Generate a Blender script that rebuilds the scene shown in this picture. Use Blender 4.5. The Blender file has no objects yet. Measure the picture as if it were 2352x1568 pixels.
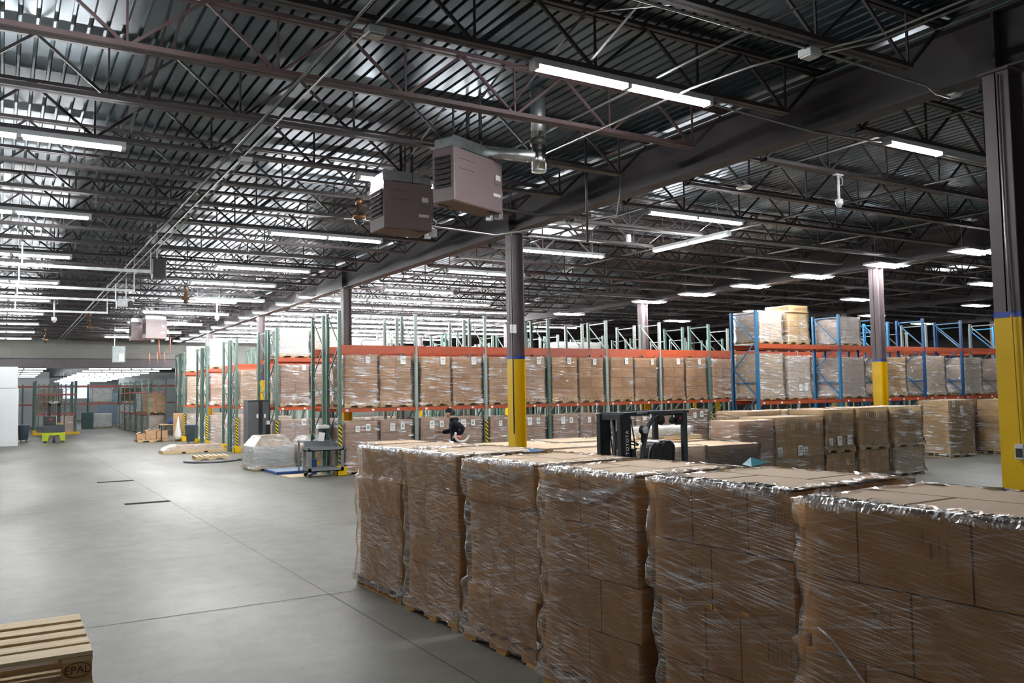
import bpy, math, random
from math import sin, cos, pi, radians, sqrt, atan2
from mathutils import Vector, Matrix
random.seed(7)
SC = bpy.context.scene
COL = SC.collection
# ---------------------------------------------------------------- camera
YA, PI_, RO, CH = 0.540084, 0.0602357, -0.016838, 2.05
fw = Vector((sin(YA)*cos(PI_), cos(YA)*cos(PI_), sin(PI_)))
r0 = Vector((cos(YA), -sin(YA), 0.0)); u0 = r0.cross(fw)
rr = r0*cos(RO)+u0*sin(RO); uu = -r0*sin(RO)+u0*cos(RO)
cd = bpy.data.cameras.new('camera'); cam = bpy.data.objects.new('camera', cd); COL.objects.link(cam)
cd.sensor_width = 36; cd.lens = 1956.2/2352*36; cd.clip_end = 300; cd.clip_start = 0.05
cam.matrix_world = Matrix(((rr.x, uu.x, -fw.x, 0), (rr.y, uu.y, -fw.y, 0), (rr.z, uu.z, -fw.z, CH), (0, 0, 0, 1)))
SC.camera = cam
# ---------------------------------------------------------------- light, world, exposure
W = bpy.data.worlds.new('world'); SC.world = W; W.use_nodes = True
W.node_tree.nodes['Background'].inputs[0].default_value = (.95, .97, 1.0, 1)
W.node_tree.nodes['Background'].inputs[1].default_value = 0.35  # dim even fill, added to brighten the hall through its open sides
SC.view_settings.view_transform = 'Standard'; SC.view_settings.look = 'None'
SC.view_settings.exposure = 0.0; SC.view_settings.gamma = 1.0
SC.view_settings.use_curve_mapping = False
SC.cycles.use_denoising = True
SC.cycles.max_bounces = 6; SC.cycles.transparent_max_bounces = 16
SC.cycles.diffuse_bounces = 3; SC.cycles.glossy_bounces = 2
SC.cycles.sample_clamp_indirect = 10.0
TUBE_E = 185.0

# ---------------------------------------------------------------- node helpers
def newmat(name):
    m = bpy.data.materials.new(name); m.use_nodes = True
    nt = m.node_tree; b = nt.nodes['Principled BSDF']
    return m, nt, b
def nd(nt, t, **kw):
    n = nt.nodes.new(t)
    for k, v in kw.items():
        if k.startswith('i_'):
            n.inputs[int(k[2:]) if k[2:].isdigit() else k[2:]].default_value = v
        else: setattr(n, k, v)
    return n
def lk(nt, a, ao, b, bi): nt.links.new(a.outputs[ao], b.inputs[bi])
def ramp(nt, p0, c0, p1, c1):
    r = nt.nodes.new('ShaderNodeValToRGB'); e = r.color_ramp.elements
    e[0].position = p0; e[0].color = (*c0, 1) if len(c0) == 3 else c0
    e[1].position = p1; e[1].color = (*c1, 1) if len(c1) == 3 else c1
    return r
def simple(name, col, rough=0.5, metal=0.0, spec=0.5, var=0.12, vscale=6.0, bump=0.0, rnd=0.0):
    """plain paint / metal / plastic with slight uneven tone, optional per-object tint"""
    m, nt, b = newmat(name)
    tc = nd(nt, 'ShaderNodeTexCoord'); n = nd(nt, 'ShaderNodeTexNoise'); n.inputs['Scale'].default_value = vscale
    n.inputs['Detail'].default_value = 3
    lk(nt, tc, 'Object', n, 'Vector')
    r = ramp(nt, 0.3, [c*(1-var) for c in col], 0.7, [min(1, c*(1+var)) for c in col])
    lk(nt, n, 'Fac', r, 'Fac')
    if rnd:
        oi = nd(nt, 'ShaderNodeObjectInfo'); hs = nd(nt, 'ShaderNodeHueSaturation')
        mr = nd(nt, 'ShaderNodeMapRange'); mr.inputs[3].default_value = 1-rnd; mr.inputs[4].default_value = 1+rnd
        lk(nt, oi, 'Random', mr, 0); lk(nt, mr, 0, hs, 'Value'); lk(nt, r, 'Color', hs, 'Color'); lk(nt, hs, 'Color', b, 'Base Color')
    else: lk(nt, r, 'Color', b, 'Base Color')
    b.inputs['Roughness'].default_value = rough; b.inputs['Metallic'].default_value = metal
    b.inputs['Specular IOR Level'].default_value = spec
    if bump:
        bp = nd(nt, 'ShaderNodeBump'); bp.inputs['Strength'].default_value = bump; bp.inputs['Distance'].default_value = .02
        lk(nt, n, 'Fac', bp, 'Height'); lk(nt, bp, 'Normal', b, 'Normal')
    return m
MT = {}
MT['girder'] = simple('brown_primer_steel', (.055, .048, .052), .55, .0, .4, .12, 3)
MT['joist'] = simple('joist_primer', (.042, .035, .037), .5, .0, .5, .25, 2, rnd=.25)
MT['joistred'] = simple('joist_red_primer', (.075, .047, .049), .5, .0, .4, .2, 2)
MT['column'] = simple('column_brown', (.12, .095, .10), .5, .0, .4, .1, 3)
MT['yellow'] = simple('safety_yellow', (.68, .43, .0), .4, 0, .5, .05, 3)
MT['blueline'] = simple('blue_tape', (.03, .07, .35), .5)
MT['orange'] = simple('orange_beam_paint', (.39, .070, .025), .4, 0, .5, .12, 5, rnd=.12)
MT['redbeam'] = simple('red_beam_paint', (.45, .07, .05), .4, 0, .5, .12, 5)
MT['galv'] = simple('galvanised_steel', (.55, .58, .58), .35, .9, .5, .2, 8)
MT['conduit'] = simple('conduit_steel', (.36, .365, .36), .36, .8, .5, .15, 4)
MT['shiny'] = simple('bright_sheet_metal', (.75, .75, .74), .18, 1.0, .5, .1, 4)
MT['darkpipe'] = simple('black_iron_pipe', (.05, .048, .045), .5, .2, .5, .2, 5)
MT['heater'] = simple('heater_brown_enamel', (.225, .168, .172), .38, 0, .5, .06, 2)
MT['heater_dark'] = simple('heater_louver_dark', (.03, .028, .03), .5)
MT['heater_base'] = simple('heater_underside_rust', (.20, .12, .075), .6, 0, .3, .15, 5)
MT['white'] = simple('white_enamel', (.78, .79, .78), .4, 0, .5, .04)
MT['housing'] = simple('strip_light_enamel', (.62, .66, .68), .4, 0, .5, .04)
MT['paper'] = simple('white_paper', (.80, .80, .78), .7, 0, .2, .05)
MT['paperline'] = simple('printed_ink', (.12, .13, .15), .7)
MT['paperteal'] = simple('teal_print', (.05, .45, .38), .6)
MT['greenmark'] = simple('green_marker', (.02, .38, .12), .6)
MT['black'] = simple('black_plastic', (.012, .013, .014), .4, 0, .5, .2)
MT['blacksheet'] = simple('black_vinyl', (.012, .012, .014), .28, 0, .6, .2, 9, .15)
MT['darkmetal'] = simple('charcoal_steel', (.030, .038, .044), .4, .0, .5, .15)
MT['mast'] = simple('mast_black_steel', (.014, .017, .018), .42, .2, .5, .2)
MT['grey'] = simple('machine_grey', (.17, .19, .20), .45, 0, .5, .06)
MT['darkgrey'] = simple('wrapper_grey', (.085, .092, .10), .45, 0, .5, .06)
MT['blue'] = simple('scale_blue', (.02, .07, .25), .4)
MT['bluegrey'] = simple('scale_plate', (.22, .30, .38), .45, .2)
MT['bin'] = simple('bin_slate_plastic', (.10, .14, .18), .5)
MT['lime'] = simple('lime_truck_paint', (.33, .42, .01), .4)
MT['copper'] = simple('copper_orange', (.55, .19, .11), .45, .2)
MT['brass'] = simple('bronze_fan', (.35, .19, .10), .3, .8)
MT['palegreen'] = simple('panel_green_grey', (.36, .43, .42), .5)
MT['whitewall'] = simple('white_partition', (.62, .66, .66), .55, 0, .3, .04, 1.2)
MT['rubber'] = simple('rubber_tyre', (.03, .03, .032), .7)
MT['skin'] = simple('skin', (.55, .30, .22), .5, 0, .4, .05)
MT['hair'] = simple('brown_hair', (.06, .035, .02), .6)
MT['cloth'] = simple('black_fleece', (.009, .012, .016), .85, 0, .2, .2, 20)
MT['trousers'] = simple('black_trousers', (.008, .009, .012), .8, 0, .2, .2, 20)
MT['cable'] = simple('cable_white', (.55, .55, .52), .5)
MT['glassy'] = simple('lamp_glass', (.65, .68, .70), .1, .3)
MT['red'] = simple('red_paint', (.50, .03, .03), .5)
MT['tealfilm'] = simple('teal_sheet', (.01, .30, .36), .4)
MT['bluefilm'] = simple('blue_sheet', (.02, .22, .50), .4)
MT['green'] = simple('green_cabinet', (.02, .075, .07), .4)
MT['doorblue'] = simple('door_blue_grey', (.22, .31, .38), .5)
MT['tape'] = simple('brown_tape', (.34, .20, .10), .3)
MT['magenta'] = simple('magenta_pallet_cap', (.28, .03, .14), .5)

def emis(name, col, s):
    m, nt, b = newmat(name)
    nt.nodes.remove(b); e = nd(nt, 'ShaderNodeEmission'); e.inputs[0].default_value = (*col, 1); e.inputs[1].default_value = s
    lk(nt, e, 0, nt.nodes['Material Output'], 0); return m
MT['tube'] = emis('fluorescent_tube', (.985, .985, 1.0), TUBE_E)
MT['tube_hb'] = emis('high_bay_tube', (.96, .98, 1.0), TUBE_E*1.25)
MT['tube_far'] = emis('far_room_tube', (.93, .97, 1.0), TUBE_E*.3)
MT['sky'] = emis('skylight_daylight', (.90, .93, 1.0), 2.2)
MT['daywindow'] = emis('window_daylight', (.72, .80, 1.0), 1.3)
MT['deadtube'] = simple('unlit_tube', (.55, .56, .55), .3)

def mat_floor():
    m, nt, b = newmat('polished_concrete')
    tc = nd(nt, 'ShaderNodeTexCoord')
    n1 = nd(nt, 'ShaderNodeTexNoise'); n1.inputs['Scale'].default_value = .35; n1.inputs['Detail'].default_value = 5
    mp = nd(nt, 'ShaderNodeMapping'); mp.inputs['Scale'].default_value = (1.0, .35, 1)
    n2 = nd(nt, 'ShaderNodeTexNoise'); n2.inputs['Scale'].default_value = 3.2; n2.inputs['Detail'].default_value = 7; n2.inputs['Roughness'].default_value = .65
    n3 = nd(nt, 'ShaderNodeTexNoise'); n3.inputs['Scale'].default_value = 26; n3.inputs['Detail'].default_value = 4
    lk(nt, tc, 'Object', mp, 'Vector'); lk(nt, mp, 0, n1, 'Vector'); lk(nt, tc, 'Object', n2, 'Vector'); lk(nt, tc, 'Object', n3, 'Vector')
    a = nd(nt, 'ShaderNodeMath', operation='MULTIPLY_ADD'); a.inputs[1].default_value = .45
    a2 = nd(nt, 'ShaderNodeMath', operation='MULTIPLY_ADD'); a2.inputs[1].default_value = .15
    lk(nt, n1, 'Fac', a, 0); mm = nd(nt, 'ShaderNodeMath', operation='MULTIPLY'); mm.inputs[1].default_value = .42
    lk(nt, n2, 'Fac', mm, 0); lk(nt, mm, 0, a, 2); lk(nt, n3, 'Fac', a2, 0); lk(nt, a, 0, a2, 2)
    r = ramp(nt, .40, (.120, .118, .102), .64, (.186, .181, .157)); lk(nt, a2, 0, r, 'Fac'); lk(nt, r, 'Color', b, 'Base Color')
    r2 = nd(nt, 'ShaderNodeMapRange'); r2.inputs[1].default_value = .35; r2.inputs[2].default_value = .7; r2.inputs[3].default_value = .56; r2.inputs[4].default_value = .40
    lk(nt, n1, 'Fac', r2, 0); lk(nt, r2, 0, b, 'Roughness')
    b.inputs['Specular IOR Level'].default_value = .20
    bp = nd(nt, 'ShaderNodeBump'); bp.inputs['Strength'].default_value = .05; bp.inputs['Distance'].default_value = .01
    lk(nt, n2, 'Fac', bp, 'Height'); lk(nt, bp, 'Normal', b, 'Normal')
    return m
MT['floor'] = mat_floor()
MT['pitbar'] = simple('drain_bar', (.07, .07, .065), .9, 0, .1)
MT['pit'] = simple('drain_pit', (.01, .01, .01), 1.0, 0, 0)
MT['joint'] = simple('floor_joint_filler', (.07, .07, .065), .8)

def mat_deck():
    m, nt, b = newmat('galvanised_roof_deck')
    tc = nd(nt, 'ShaderNodeTexCoord')
    n1 = nd(nt, 'ShaderNodeTexNoise'); n1.inputs['Scale'].default_value = .8; n1.inputs['Detail'].default_value = 5
    mp = nd(nt, 'ShaderNodeMapping'); mp.inputs['Scale'].default_value = (2.0, .6, 1)
    lk(nt, tc, 'Object', mp, 'Vector'); lk(nt, mp, 0, n1, 'Vector')
    r = ramp(nt, .35, (.034, .050, .060), .7, (.100, .138, .160)); lk(nt, n1, 'Fac', r, 'Fac'); lk(nt, r, 'Color', b, 'Base Color')
    b.inputs['Metallic'].default_value = .75; 
    mr = nd(nt, 'ShaderNodeMapRange'); mr.inputs[3].default_value = .42; mr.inputs[4].default_value = .22
    lk(nt, n1, 'Fac', mr, 0); lk(nt, mr, 0, b, 'Roughness')
    return m
MT['deck'] = mat_deck()

def mat_block():
    m, nt, b = newmat('concrete_block_wall')
    tc = nd(nt, 'ShaderNodeTexCoord'); mp = nd(nt, 'ShaderNodeMapping'); mp.inputs['Rotation'].default_value = (pi/2, 0, 0)
    br = nd(nt, 'ShaderNodeTexBrick'); br.inputs['Scale'].default_value = 1.0; br.inputs['Brick Width'].default_value = .8; br.inputs['Row Height'].default_value = .4
    br.inputs['Color1'].default_value = (.125, .125, .112, 1); br.inputs['Color2'].default_value = (.145, .143, .13, 1); br.inputs['Mortar'].default_value = (.115, .113, .10, 1)
    br.inputs['Mortar Size'].default_value = .012
    lk(nt, tc, 'Object', mp, 'Vector'); lk(nt, mp, 0, br, 'Vector'); lk(nt, br, 'Color', b, 'Base Color'); b.inputs['Roughness'].default_value = .85
    return m
MT['block'] = mat_block()

def mat_wood(name, c0, c1):
    m, nt, b = newmat(name)
    tc = nd(nt, 'ShaderNodeTexCoord'); mp = nd(nt, 'ShaderNodeMapping'); mp.inputs['Scale'].default_value = (1.2, 14, 14)
    n = nd(nt, 'ShaderNodeTexNoise'); n.inputs['Scale'].default_value = 1.6; n.inputs['Detail'].default_value = 6; n.inputs['Roughness'].default_value = .6
    lk(nt, tc, 'Object', mp, 'Vector'); lk(nt, mp, 0, n, 'Vector')
    oi = nd(nt, 'ShaderNodeObjectInfo'); lk(nt, oi, 'Random', mp, 'Location')
    r = ramp(nt, .3, c0, .7, c1); lk(nt, n, 'Fac', r, 'Fac'); lk(nt, r, 'Color', b, 'Base Color'); b.inputs['Roughness'].default_value = .65
    bp = nd(nt, 'ShaderNodeBump'); bp.inputs['Strength'].default_value = .25; bp.inputs['Distance'].default_value = .004
    lk(nt, n, 'Fac', bp, 'Height'); lk(nt, bp, 'Normal', b, 'Normal')
    return m
MT['wood'] = mat_wood('pallet_pine', (.42, .27, .12), (.66, .50, .29))
MT['woodpale'] = mat_wood('pale_pine', (.50, .36, .18), (.72, .58, .36))
MT['woodor'] = mat_wood('orange_pine', (.40, .20, .07), (.60, .36, .14))

def mat_card(name, col, var=.12, rnd=.10):
    m, nt, b = newmat(name)
    tc = nd(nt, 'ShaderNodeTexCoord'); g = nd(nt, 'ShaderNodeTexNoise'); g.inputs['Scale'].default_value = 2.5; g.inputs['Detail'].default_value = 4
    lk(nt, tc, 'Object', g, 'Vector'); oi = nd(nt, 'ShaderNodeObjectInfo')
    r = ramp(nt, .3, [c*(1-var) for c in col], .7, [c*(1+var) for c in col]); lk(nt, g, 'Fac', r, 'Fac')
    hs = nd(nt, 'ShaderNodeHueSaturation'); mr = nd(nt, 'ShaderNodeMapRange'); mr.inputs[3].default_value = 1-rnd; mr.inputs[4].default_value = 1+rnd
    lk(nt, oi, 'Random', mr, 0); lk(nt, mr, 0, hs, 'Value'); lk(nt, r, 'Color', hs, 'Color')
    lk(nt, hs, 'Color', b, 'Base Color'); b.inputs['Roughness'].default_value = .72; b.inputs['Specular IOR Level'].default_value = .25
    return m
MT['card'] = mat_card('kraft_cardboard', (.50, .31, .175))
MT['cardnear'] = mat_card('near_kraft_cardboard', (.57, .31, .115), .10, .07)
MT['cardgold'] = mat_card('golden_cardboard', (.62, .43, .22))
MT['cardpale'] = mat_card('pale_cardboard', (.62, .47, .34))
MT['cardpink'] = mat_card('dusty_cardboard', (.50, .34, .25))
MT['cardtoplit'] = mat_card('cardboard_top_lit', (.66, .49, .33), .06, .05)  # lighter copy of the cardboard, overhead light painted into the tops
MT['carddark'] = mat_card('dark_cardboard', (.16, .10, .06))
MT['inner'] = mat_card('white_sack', (.72, .72, .68), .08, .06)

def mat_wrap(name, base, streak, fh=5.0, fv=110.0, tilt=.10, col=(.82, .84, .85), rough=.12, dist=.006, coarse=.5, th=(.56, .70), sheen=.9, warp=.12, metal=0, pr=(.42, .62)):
    """clear stretch film: mostly see-through, with fine stretched whitish creases, their lamp glints partly painted in white"""
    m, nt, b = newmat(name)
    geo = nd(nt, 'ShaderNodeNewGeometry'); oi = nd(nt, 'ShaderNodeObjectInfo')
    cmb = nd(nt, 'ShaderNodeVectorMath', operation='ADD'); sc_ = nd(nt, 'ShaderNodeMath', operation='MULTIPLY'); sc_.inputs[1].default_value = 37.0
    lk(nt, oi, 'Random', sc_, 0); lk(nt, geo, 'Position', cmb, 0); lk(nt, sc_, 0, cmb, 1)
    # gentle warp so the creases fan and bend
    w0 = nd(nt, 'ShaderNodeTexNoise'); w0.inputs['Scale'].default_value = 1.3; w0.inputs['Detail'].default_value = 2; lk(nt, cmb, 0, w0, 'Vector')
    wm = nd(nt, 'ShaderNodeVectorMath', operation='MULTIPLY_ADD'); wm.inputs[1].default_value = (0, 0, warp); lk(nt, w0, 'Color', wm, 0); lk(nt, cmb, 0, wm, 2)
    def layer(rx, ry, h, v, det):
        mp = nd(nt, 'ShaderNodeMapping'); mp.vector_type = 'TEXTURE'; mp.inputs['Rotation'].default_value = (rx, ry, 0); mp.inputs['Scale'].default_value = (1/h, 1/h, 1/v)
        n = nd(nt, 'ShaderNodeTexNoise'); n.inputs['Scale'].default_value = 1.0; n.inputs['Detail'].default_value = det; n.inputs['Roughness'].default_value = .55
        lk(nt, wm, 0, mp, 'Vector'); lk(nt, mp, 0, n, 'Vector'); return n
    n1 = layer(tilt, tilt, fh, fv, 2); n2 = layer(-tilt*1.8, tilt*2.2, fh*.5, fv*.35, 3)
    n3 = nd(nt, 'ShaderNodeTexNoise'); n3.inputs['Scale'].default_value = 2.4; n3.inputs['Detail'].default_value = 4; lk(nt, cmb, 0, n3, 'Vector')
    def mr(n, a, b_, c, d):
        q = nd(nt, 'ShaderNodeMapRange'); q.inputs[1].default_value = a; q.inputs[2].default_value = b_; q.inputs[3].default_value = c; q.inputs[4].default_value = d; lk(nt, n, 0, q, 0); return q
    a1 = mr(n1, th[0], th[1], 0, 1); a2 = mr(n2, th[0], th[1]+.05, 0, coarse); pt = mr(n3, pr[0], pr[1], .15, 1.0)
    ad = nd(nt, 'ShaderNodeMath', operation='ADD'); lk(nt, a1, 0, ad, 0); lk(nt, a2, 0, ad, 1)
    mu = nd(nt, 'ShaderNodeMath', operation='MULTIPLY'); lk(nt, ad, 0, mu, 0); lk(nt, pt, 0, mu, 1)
    fa = nd(nt, 'ShaderNodeMath', operation='MULTIPLY_ADD'); fa.use_clamp = True; fa.inputs[1].default_value = streak; fa.inputs[2].default_value = base; lk(nt, mu, 0, fa, 0)  # white crease streaks also carry painted lamp highlights
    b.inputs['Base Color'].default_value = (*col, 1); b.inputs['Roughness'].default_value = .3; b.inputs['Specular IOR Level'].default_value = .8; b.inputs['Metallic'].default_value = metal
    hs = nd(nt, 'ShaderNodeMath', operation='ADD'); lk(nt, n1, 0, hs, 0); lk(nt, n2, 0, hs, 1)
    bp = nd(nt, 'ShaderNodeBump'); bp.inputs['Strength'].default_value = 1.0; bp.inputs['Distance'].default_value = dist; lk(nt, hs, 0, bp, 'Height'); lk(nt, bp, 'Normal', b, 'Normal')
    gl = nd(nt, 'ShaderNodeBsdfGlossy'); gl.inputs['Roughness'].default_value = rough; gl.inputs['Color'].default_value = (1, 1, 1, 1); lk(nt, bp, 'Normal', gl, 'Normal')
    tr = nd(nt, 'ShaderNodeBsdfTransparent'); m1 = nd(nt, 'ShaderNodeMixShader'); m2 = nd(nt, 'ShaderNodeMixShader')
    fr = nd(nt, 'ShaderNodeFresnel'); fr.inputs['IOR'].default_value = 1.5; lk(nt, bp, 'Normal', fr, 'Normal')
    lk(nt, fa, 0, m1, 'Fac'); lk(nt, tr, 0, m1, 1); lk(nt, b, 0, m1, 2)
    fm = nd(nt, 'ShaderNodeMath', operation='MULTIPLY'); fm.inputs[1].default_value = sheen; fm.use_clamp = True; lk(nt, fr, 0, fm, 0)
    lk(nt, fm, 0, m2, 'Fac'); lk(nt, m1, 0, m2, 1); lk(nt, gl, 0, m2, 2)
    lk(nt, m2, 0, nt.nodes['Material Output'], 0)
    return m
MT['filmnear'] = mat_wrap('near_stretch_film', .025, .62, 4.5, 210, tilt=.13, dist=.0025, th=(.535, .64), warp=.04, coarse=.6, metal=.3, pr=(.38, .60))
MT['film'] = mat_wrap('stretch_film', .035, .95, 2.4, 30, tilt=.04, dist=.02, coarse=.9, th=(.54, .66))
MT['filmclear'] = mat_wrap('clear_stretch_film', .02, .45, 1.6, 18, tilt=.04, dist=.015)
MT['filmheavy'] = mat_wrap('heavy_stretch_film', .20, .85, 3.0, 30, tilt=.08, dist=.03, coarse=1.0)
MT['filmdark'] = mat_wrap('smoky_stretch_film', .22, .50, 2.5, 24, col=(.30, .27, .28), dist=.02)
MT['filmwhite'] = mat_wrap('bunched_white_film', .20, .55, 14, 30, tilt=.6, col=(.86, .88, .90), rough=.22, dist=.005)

def mat_post(name, c):
    """rack upright paint with a line of dark key holes down its face"""
    m, nt, b = newmat(name)
    tc = nd(nt, 'ShaderNodeTexCoord'); sx = nd(nt, 'ShaderNodeSeparateXYZ'); lk(nt, tc, 'Object', sx, 0)
    a = nd(nt, 'ShaderNodeMath', operation='MULTIPLY'); a.inputs[1].default_value = 20.0; lk(nt, sx, 'Z', a, 0)
    f = nd(nt, 'ShaderNodeMath', operation='FRACT'); lk(nt, a, 0, f, 0)
    g = nd(nt, 'ShaderNodeMath', operation='GREATER_THAN'); g.inputs[1].default_value = .5; lk(nt, f, 0, g, 0)
    ax = nd(nt, 'ShaderNodeMath', operation='ABSOLUTE'); lk(nt, sx, 'X', ax, 0)
    # two hole lines at |x| = .018
    s = nd(nt, 'ShaderNodeMath', operation='SUBTRACT'); s.inputs[1].default_value = .022; lk(nt, ax, 0, s, 0)
    ab = nd(nt, 'ShaderNodeMath', operation='ABSOLUTE'); lk(nt, s, 0, ab, 0)
    l = nd(nt, 'ShaderNodeMath', operation='LESS_THAN'); l.inputs[1].default_value = .008; lk(nt, ab, 0, l, 0)
    mu = nd(nt, 'ShaderNodeMath', operation='MULTIPLY'); lk(nt, g, 0, mu, 0); lk(nt, l, 0, mu, 1)
    mc = nd(nt, 'ShaderNodeMix', data_type='RGBA'); mc.inputs[6].default_value = (*c, 1); mc.inputs[7].default_value = (c[0]*.12, c[1]*.12, c[2]*.12, 1)
    lk(nt, mu, 0, mc, 0); lk(nt, mc, 2, b, 'Base Color'); b.inputs['Roughness'].default_value = .4
    return m
MT['postgreen'] = mat_post('green_upright', (.10, .185, .15))
MT['postpale'] = mat_post('pale_green_upright', (.33, .40, .37))
MT['postblue'] = mat_post('blue_upright', (.015, .16, .34))
MT['postdkblue'] = mat_post('dark_blue_upright', (.012, .07, .20))
MT['bracegreen'] = simple('green_brace', (.11, .16, .14), .45)
MT['bracegalv'] = simple('galvanised_brace', (.25, .28, .27), .4, .4)
MT['braceblue'] = simple('blue_brace', (.015, .15, .33), .4)

def mat_hazard():
    m, nt, b = newmat('hazard_stripes')
    tc = nd(nt, 'ShaderNodeTexCoord'); sx = nd(nt, 'ShaderNodeSeparateXYZ'); lk(nt, tc, 'Object', sx, 0)
    a = nd(nt, 'ShaderNodeMath', operation='MULTIPLY_ADD'); a.inputs[1].default_value = 9.0
    x = nd(nt, 'ShaderNodeMath', operation='MULTIPLY'); x.inputs[1].default_value = 9.0; lk(nt, sx, 'X', x, 0); lk(nt, sx, 'Z', a, 0); lk(nt, x, 0, a, 2)
    f = nd(nt, 'ShaderNodeMath', operation='FRACT'); lk(nt, a, 0, f, 0); r = ramp(nt, .49, (.62, .48, .0), .51, (.01, .01, .01)); lk(nt, f, 0, r, 'Fac')
    lk(nt, r, 'Color', b, 'Base Color'); return m
MT['hazard'] = mat_hazard()

# ---------------------------------------------------------------- mesh helpers
class MB:
    def __init__(s): s.v = []; s.f = []
    def add(s, vs, fs):
        o = len(s.v); s.v += [tuple(v) for v in vs]; s.f += [tuple(i+o for i in f) for f in fs]; return s
    def box(s, x0, y0, z0, x1, y1, z1):
        vs = [(x0, y0, z0), (x1, y0, z0), (x1, y1, z0), (x0, y1, z0), (x0, y0, z1), (x1, y0, z1), (x1, y1, z1), (x0, y1, z1)]
        return s.add(vs, [(0, 3, 2, 1), (4, 5, 6, 7), (0, 1, 5, 4), (1, 2, 6, 5), (2, 3, 7, 6), (3, 0, 4, 7)])
    def cb(s, cx, cy, cz, w, d, h): return s.box(cx-w/2, cy-d/2, cz-h/2, cx+w/2, cy+d/2, cz+h/2)
    def bar(s, p, q, w, h=None, up=(0, 0, 1)):
        h = h or w; p = Vector(p); q = Vector(q); d = (q-p)
        if d.length < 1e-6: return s
        d.normalize(); u = Vector(up)
        if abs(d.dot(u)) > .98: u = Vector((0, 1, 0))
        a = d.cross(u).normalized(); b = a.cross(d).normalized(); a = a*w/2; b = b*h/2
        vs = [p-a-b, p+a-b, p+a+b, p-a+b, q-a-b, q+a-b, q+a+b, q-a+b]
        return s.add(vs, [(0, 1, 2, 3), (7, 6, 5, 4), (0, 4, 5, 1), (1, 5, 6, 2), (2, 6, 7, 3), (3, 7, 4, 0)])
    def tube(s, pts, r, n=8, caps=True):
        pts = [Vector(p) for p in pts]; rs = r if isinstance(r, (list, tuple)) else [r]*len(pts)
        o = len(s.v); prev = None
        for i, p in enumerate(pts):
            d = (pts[min(i+1, len(pts)-1)]-pts[max(i-1, 0)]).normalized()
            if prev is None:
                u = Vector((0, 0, 1)) if abs(d.z) < .9 else Vector((1, 0, 0)); a = d.cross(u).normalized()
            else: a = (prev-d*prev.dot(d)).normalized()
            prev = a; b = d.cross(a)
            for k in range(n):
                t = 2*pi*k/n; s.v.append(tuple(p+(a*cos(t)+b*sin(t))*rs[i]))
        for i in range(len(pts)-1):
            for k in range(n):
                k2 = (k+1) % n; s.f.append((o+i*n+k, o+i*n+k2, o+(i+1)*n+k2, o+(i+1)*n+k))
        if caps:
            s.f.append(tuple(o+k for k in range(n))[::-1]); s.f.append(tuple(o+(len(pts)-1)*n+k for k in range(n)))
        return s
    def lathe(s, prof, c=(0, 0, 0), n=20, axis='z'):
        o = len(s.v)
        for (r, z) in prof:
            for k in range(n):
                t = 2*pi*k/n; x, y = r*cos(t), r*sin(t)
                s.v.append((c[0]+x, c[1]+y, c[2]+z) if axis == 'z' else ((c[0]+x, c[1]+z, c[2]+y) if axis == 'y' else (c[0]+z, c[1]+x, c[2]+y)))
        for i in range(len(prof)-1):
            for k in range(n):
                k2 = (k+1) % n; s.f.append((o+i*n+k, o+i*n+k2, o+(i+1)*n+k2, o+(i+1)*n+k))
        s.f.append(tuple(o+k for k in range(n))[::-1]); s.f.append(tuple(o+(len(prof)-1)*n+k for k in range(n)))
        return s
    def prism(s, poly, axis, a, b):
        """polygon in the plane across AXIS, extruded a..b"""
        n = len(poly)
        def P(u, v, w): return {'x': (w, u, v), 'y': (u, w, v), 'z': (u, v, w)}[axis]
        vs = [P(u, v, a) for u, v in poly]+[P(u, v, b) for u, v in poly]
        return s.add(vs, [tuple(range(n))[::-1], tuple(range(n, 2*n))]+[(i, (i+1) % n, n+(i+1) % n, n+i) for i in range(n)])
    def mesh(s, name, mat, smooth=False):
        me = bpy.data.meshes.new(name); me.from_pydata(s.v, [], s.f); me.update()
        if mat is not None: me.materials.append(MT[mat] if isinstance(mat, str) else mat)
        if smooth:
            for p in me.polygons: p.use_smooth = True
        return me
    def build(s, name, mat, parent=None, smooth=False, loc=None, bevel=0):
        me = s.mesh(name, mat, smooth)
        return inst(name, me, parent, loc, bevel=bevel)
def inst(name, me, parent=None, loc=None, scale=None, rz=0, bevel=0):
    o = bpy.data.objects.new(name, me); COL.objects.link(o)
    if parent is not None: o.parent = parent
    if loc is not None: o.location = loc
    if scale is not None: o.scale = scale
    if rz: o.rotation_euler = (0, 0, rz)
    if bevel:
        md = o.modifiers.new('bevel', 'BEVEL'); md.width = bevel; md.segments = 2; md.limit_method = 'ANGLE'
    return o
def empty(name, loc=(0, 0, 0), rz=0):
    o = bpy.data.objects.new(name, None); COL.objects.link(o); o.location = loc; o.rotation_euler = (0, 0, rz); o.empty_display_size = .1
    return o
def tag(o, label=None, cat=None, group=None, kind=None):
    if label: o['label'] = label
    if cat: o['category'] = cat
    if group: o['group'] = group
    if kind: o['kind'] = kind
    return o
def thing(name, label, cat, loc=(0, 0, 0), rz=0, group=None): return tag(empty(name, loc, rz), label, cat, group)
def struct(name, mb, mat, **k): return tag(mb.build(name, mat, **k), kind='structure')
def copy_tree(o, parent=None):
    c = o.copy(); COL.objects.link(c)
    if parent is not None: c.parent = parent
    for ch in list(o.children): copy_tree(ch, c)
    return c
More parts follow.
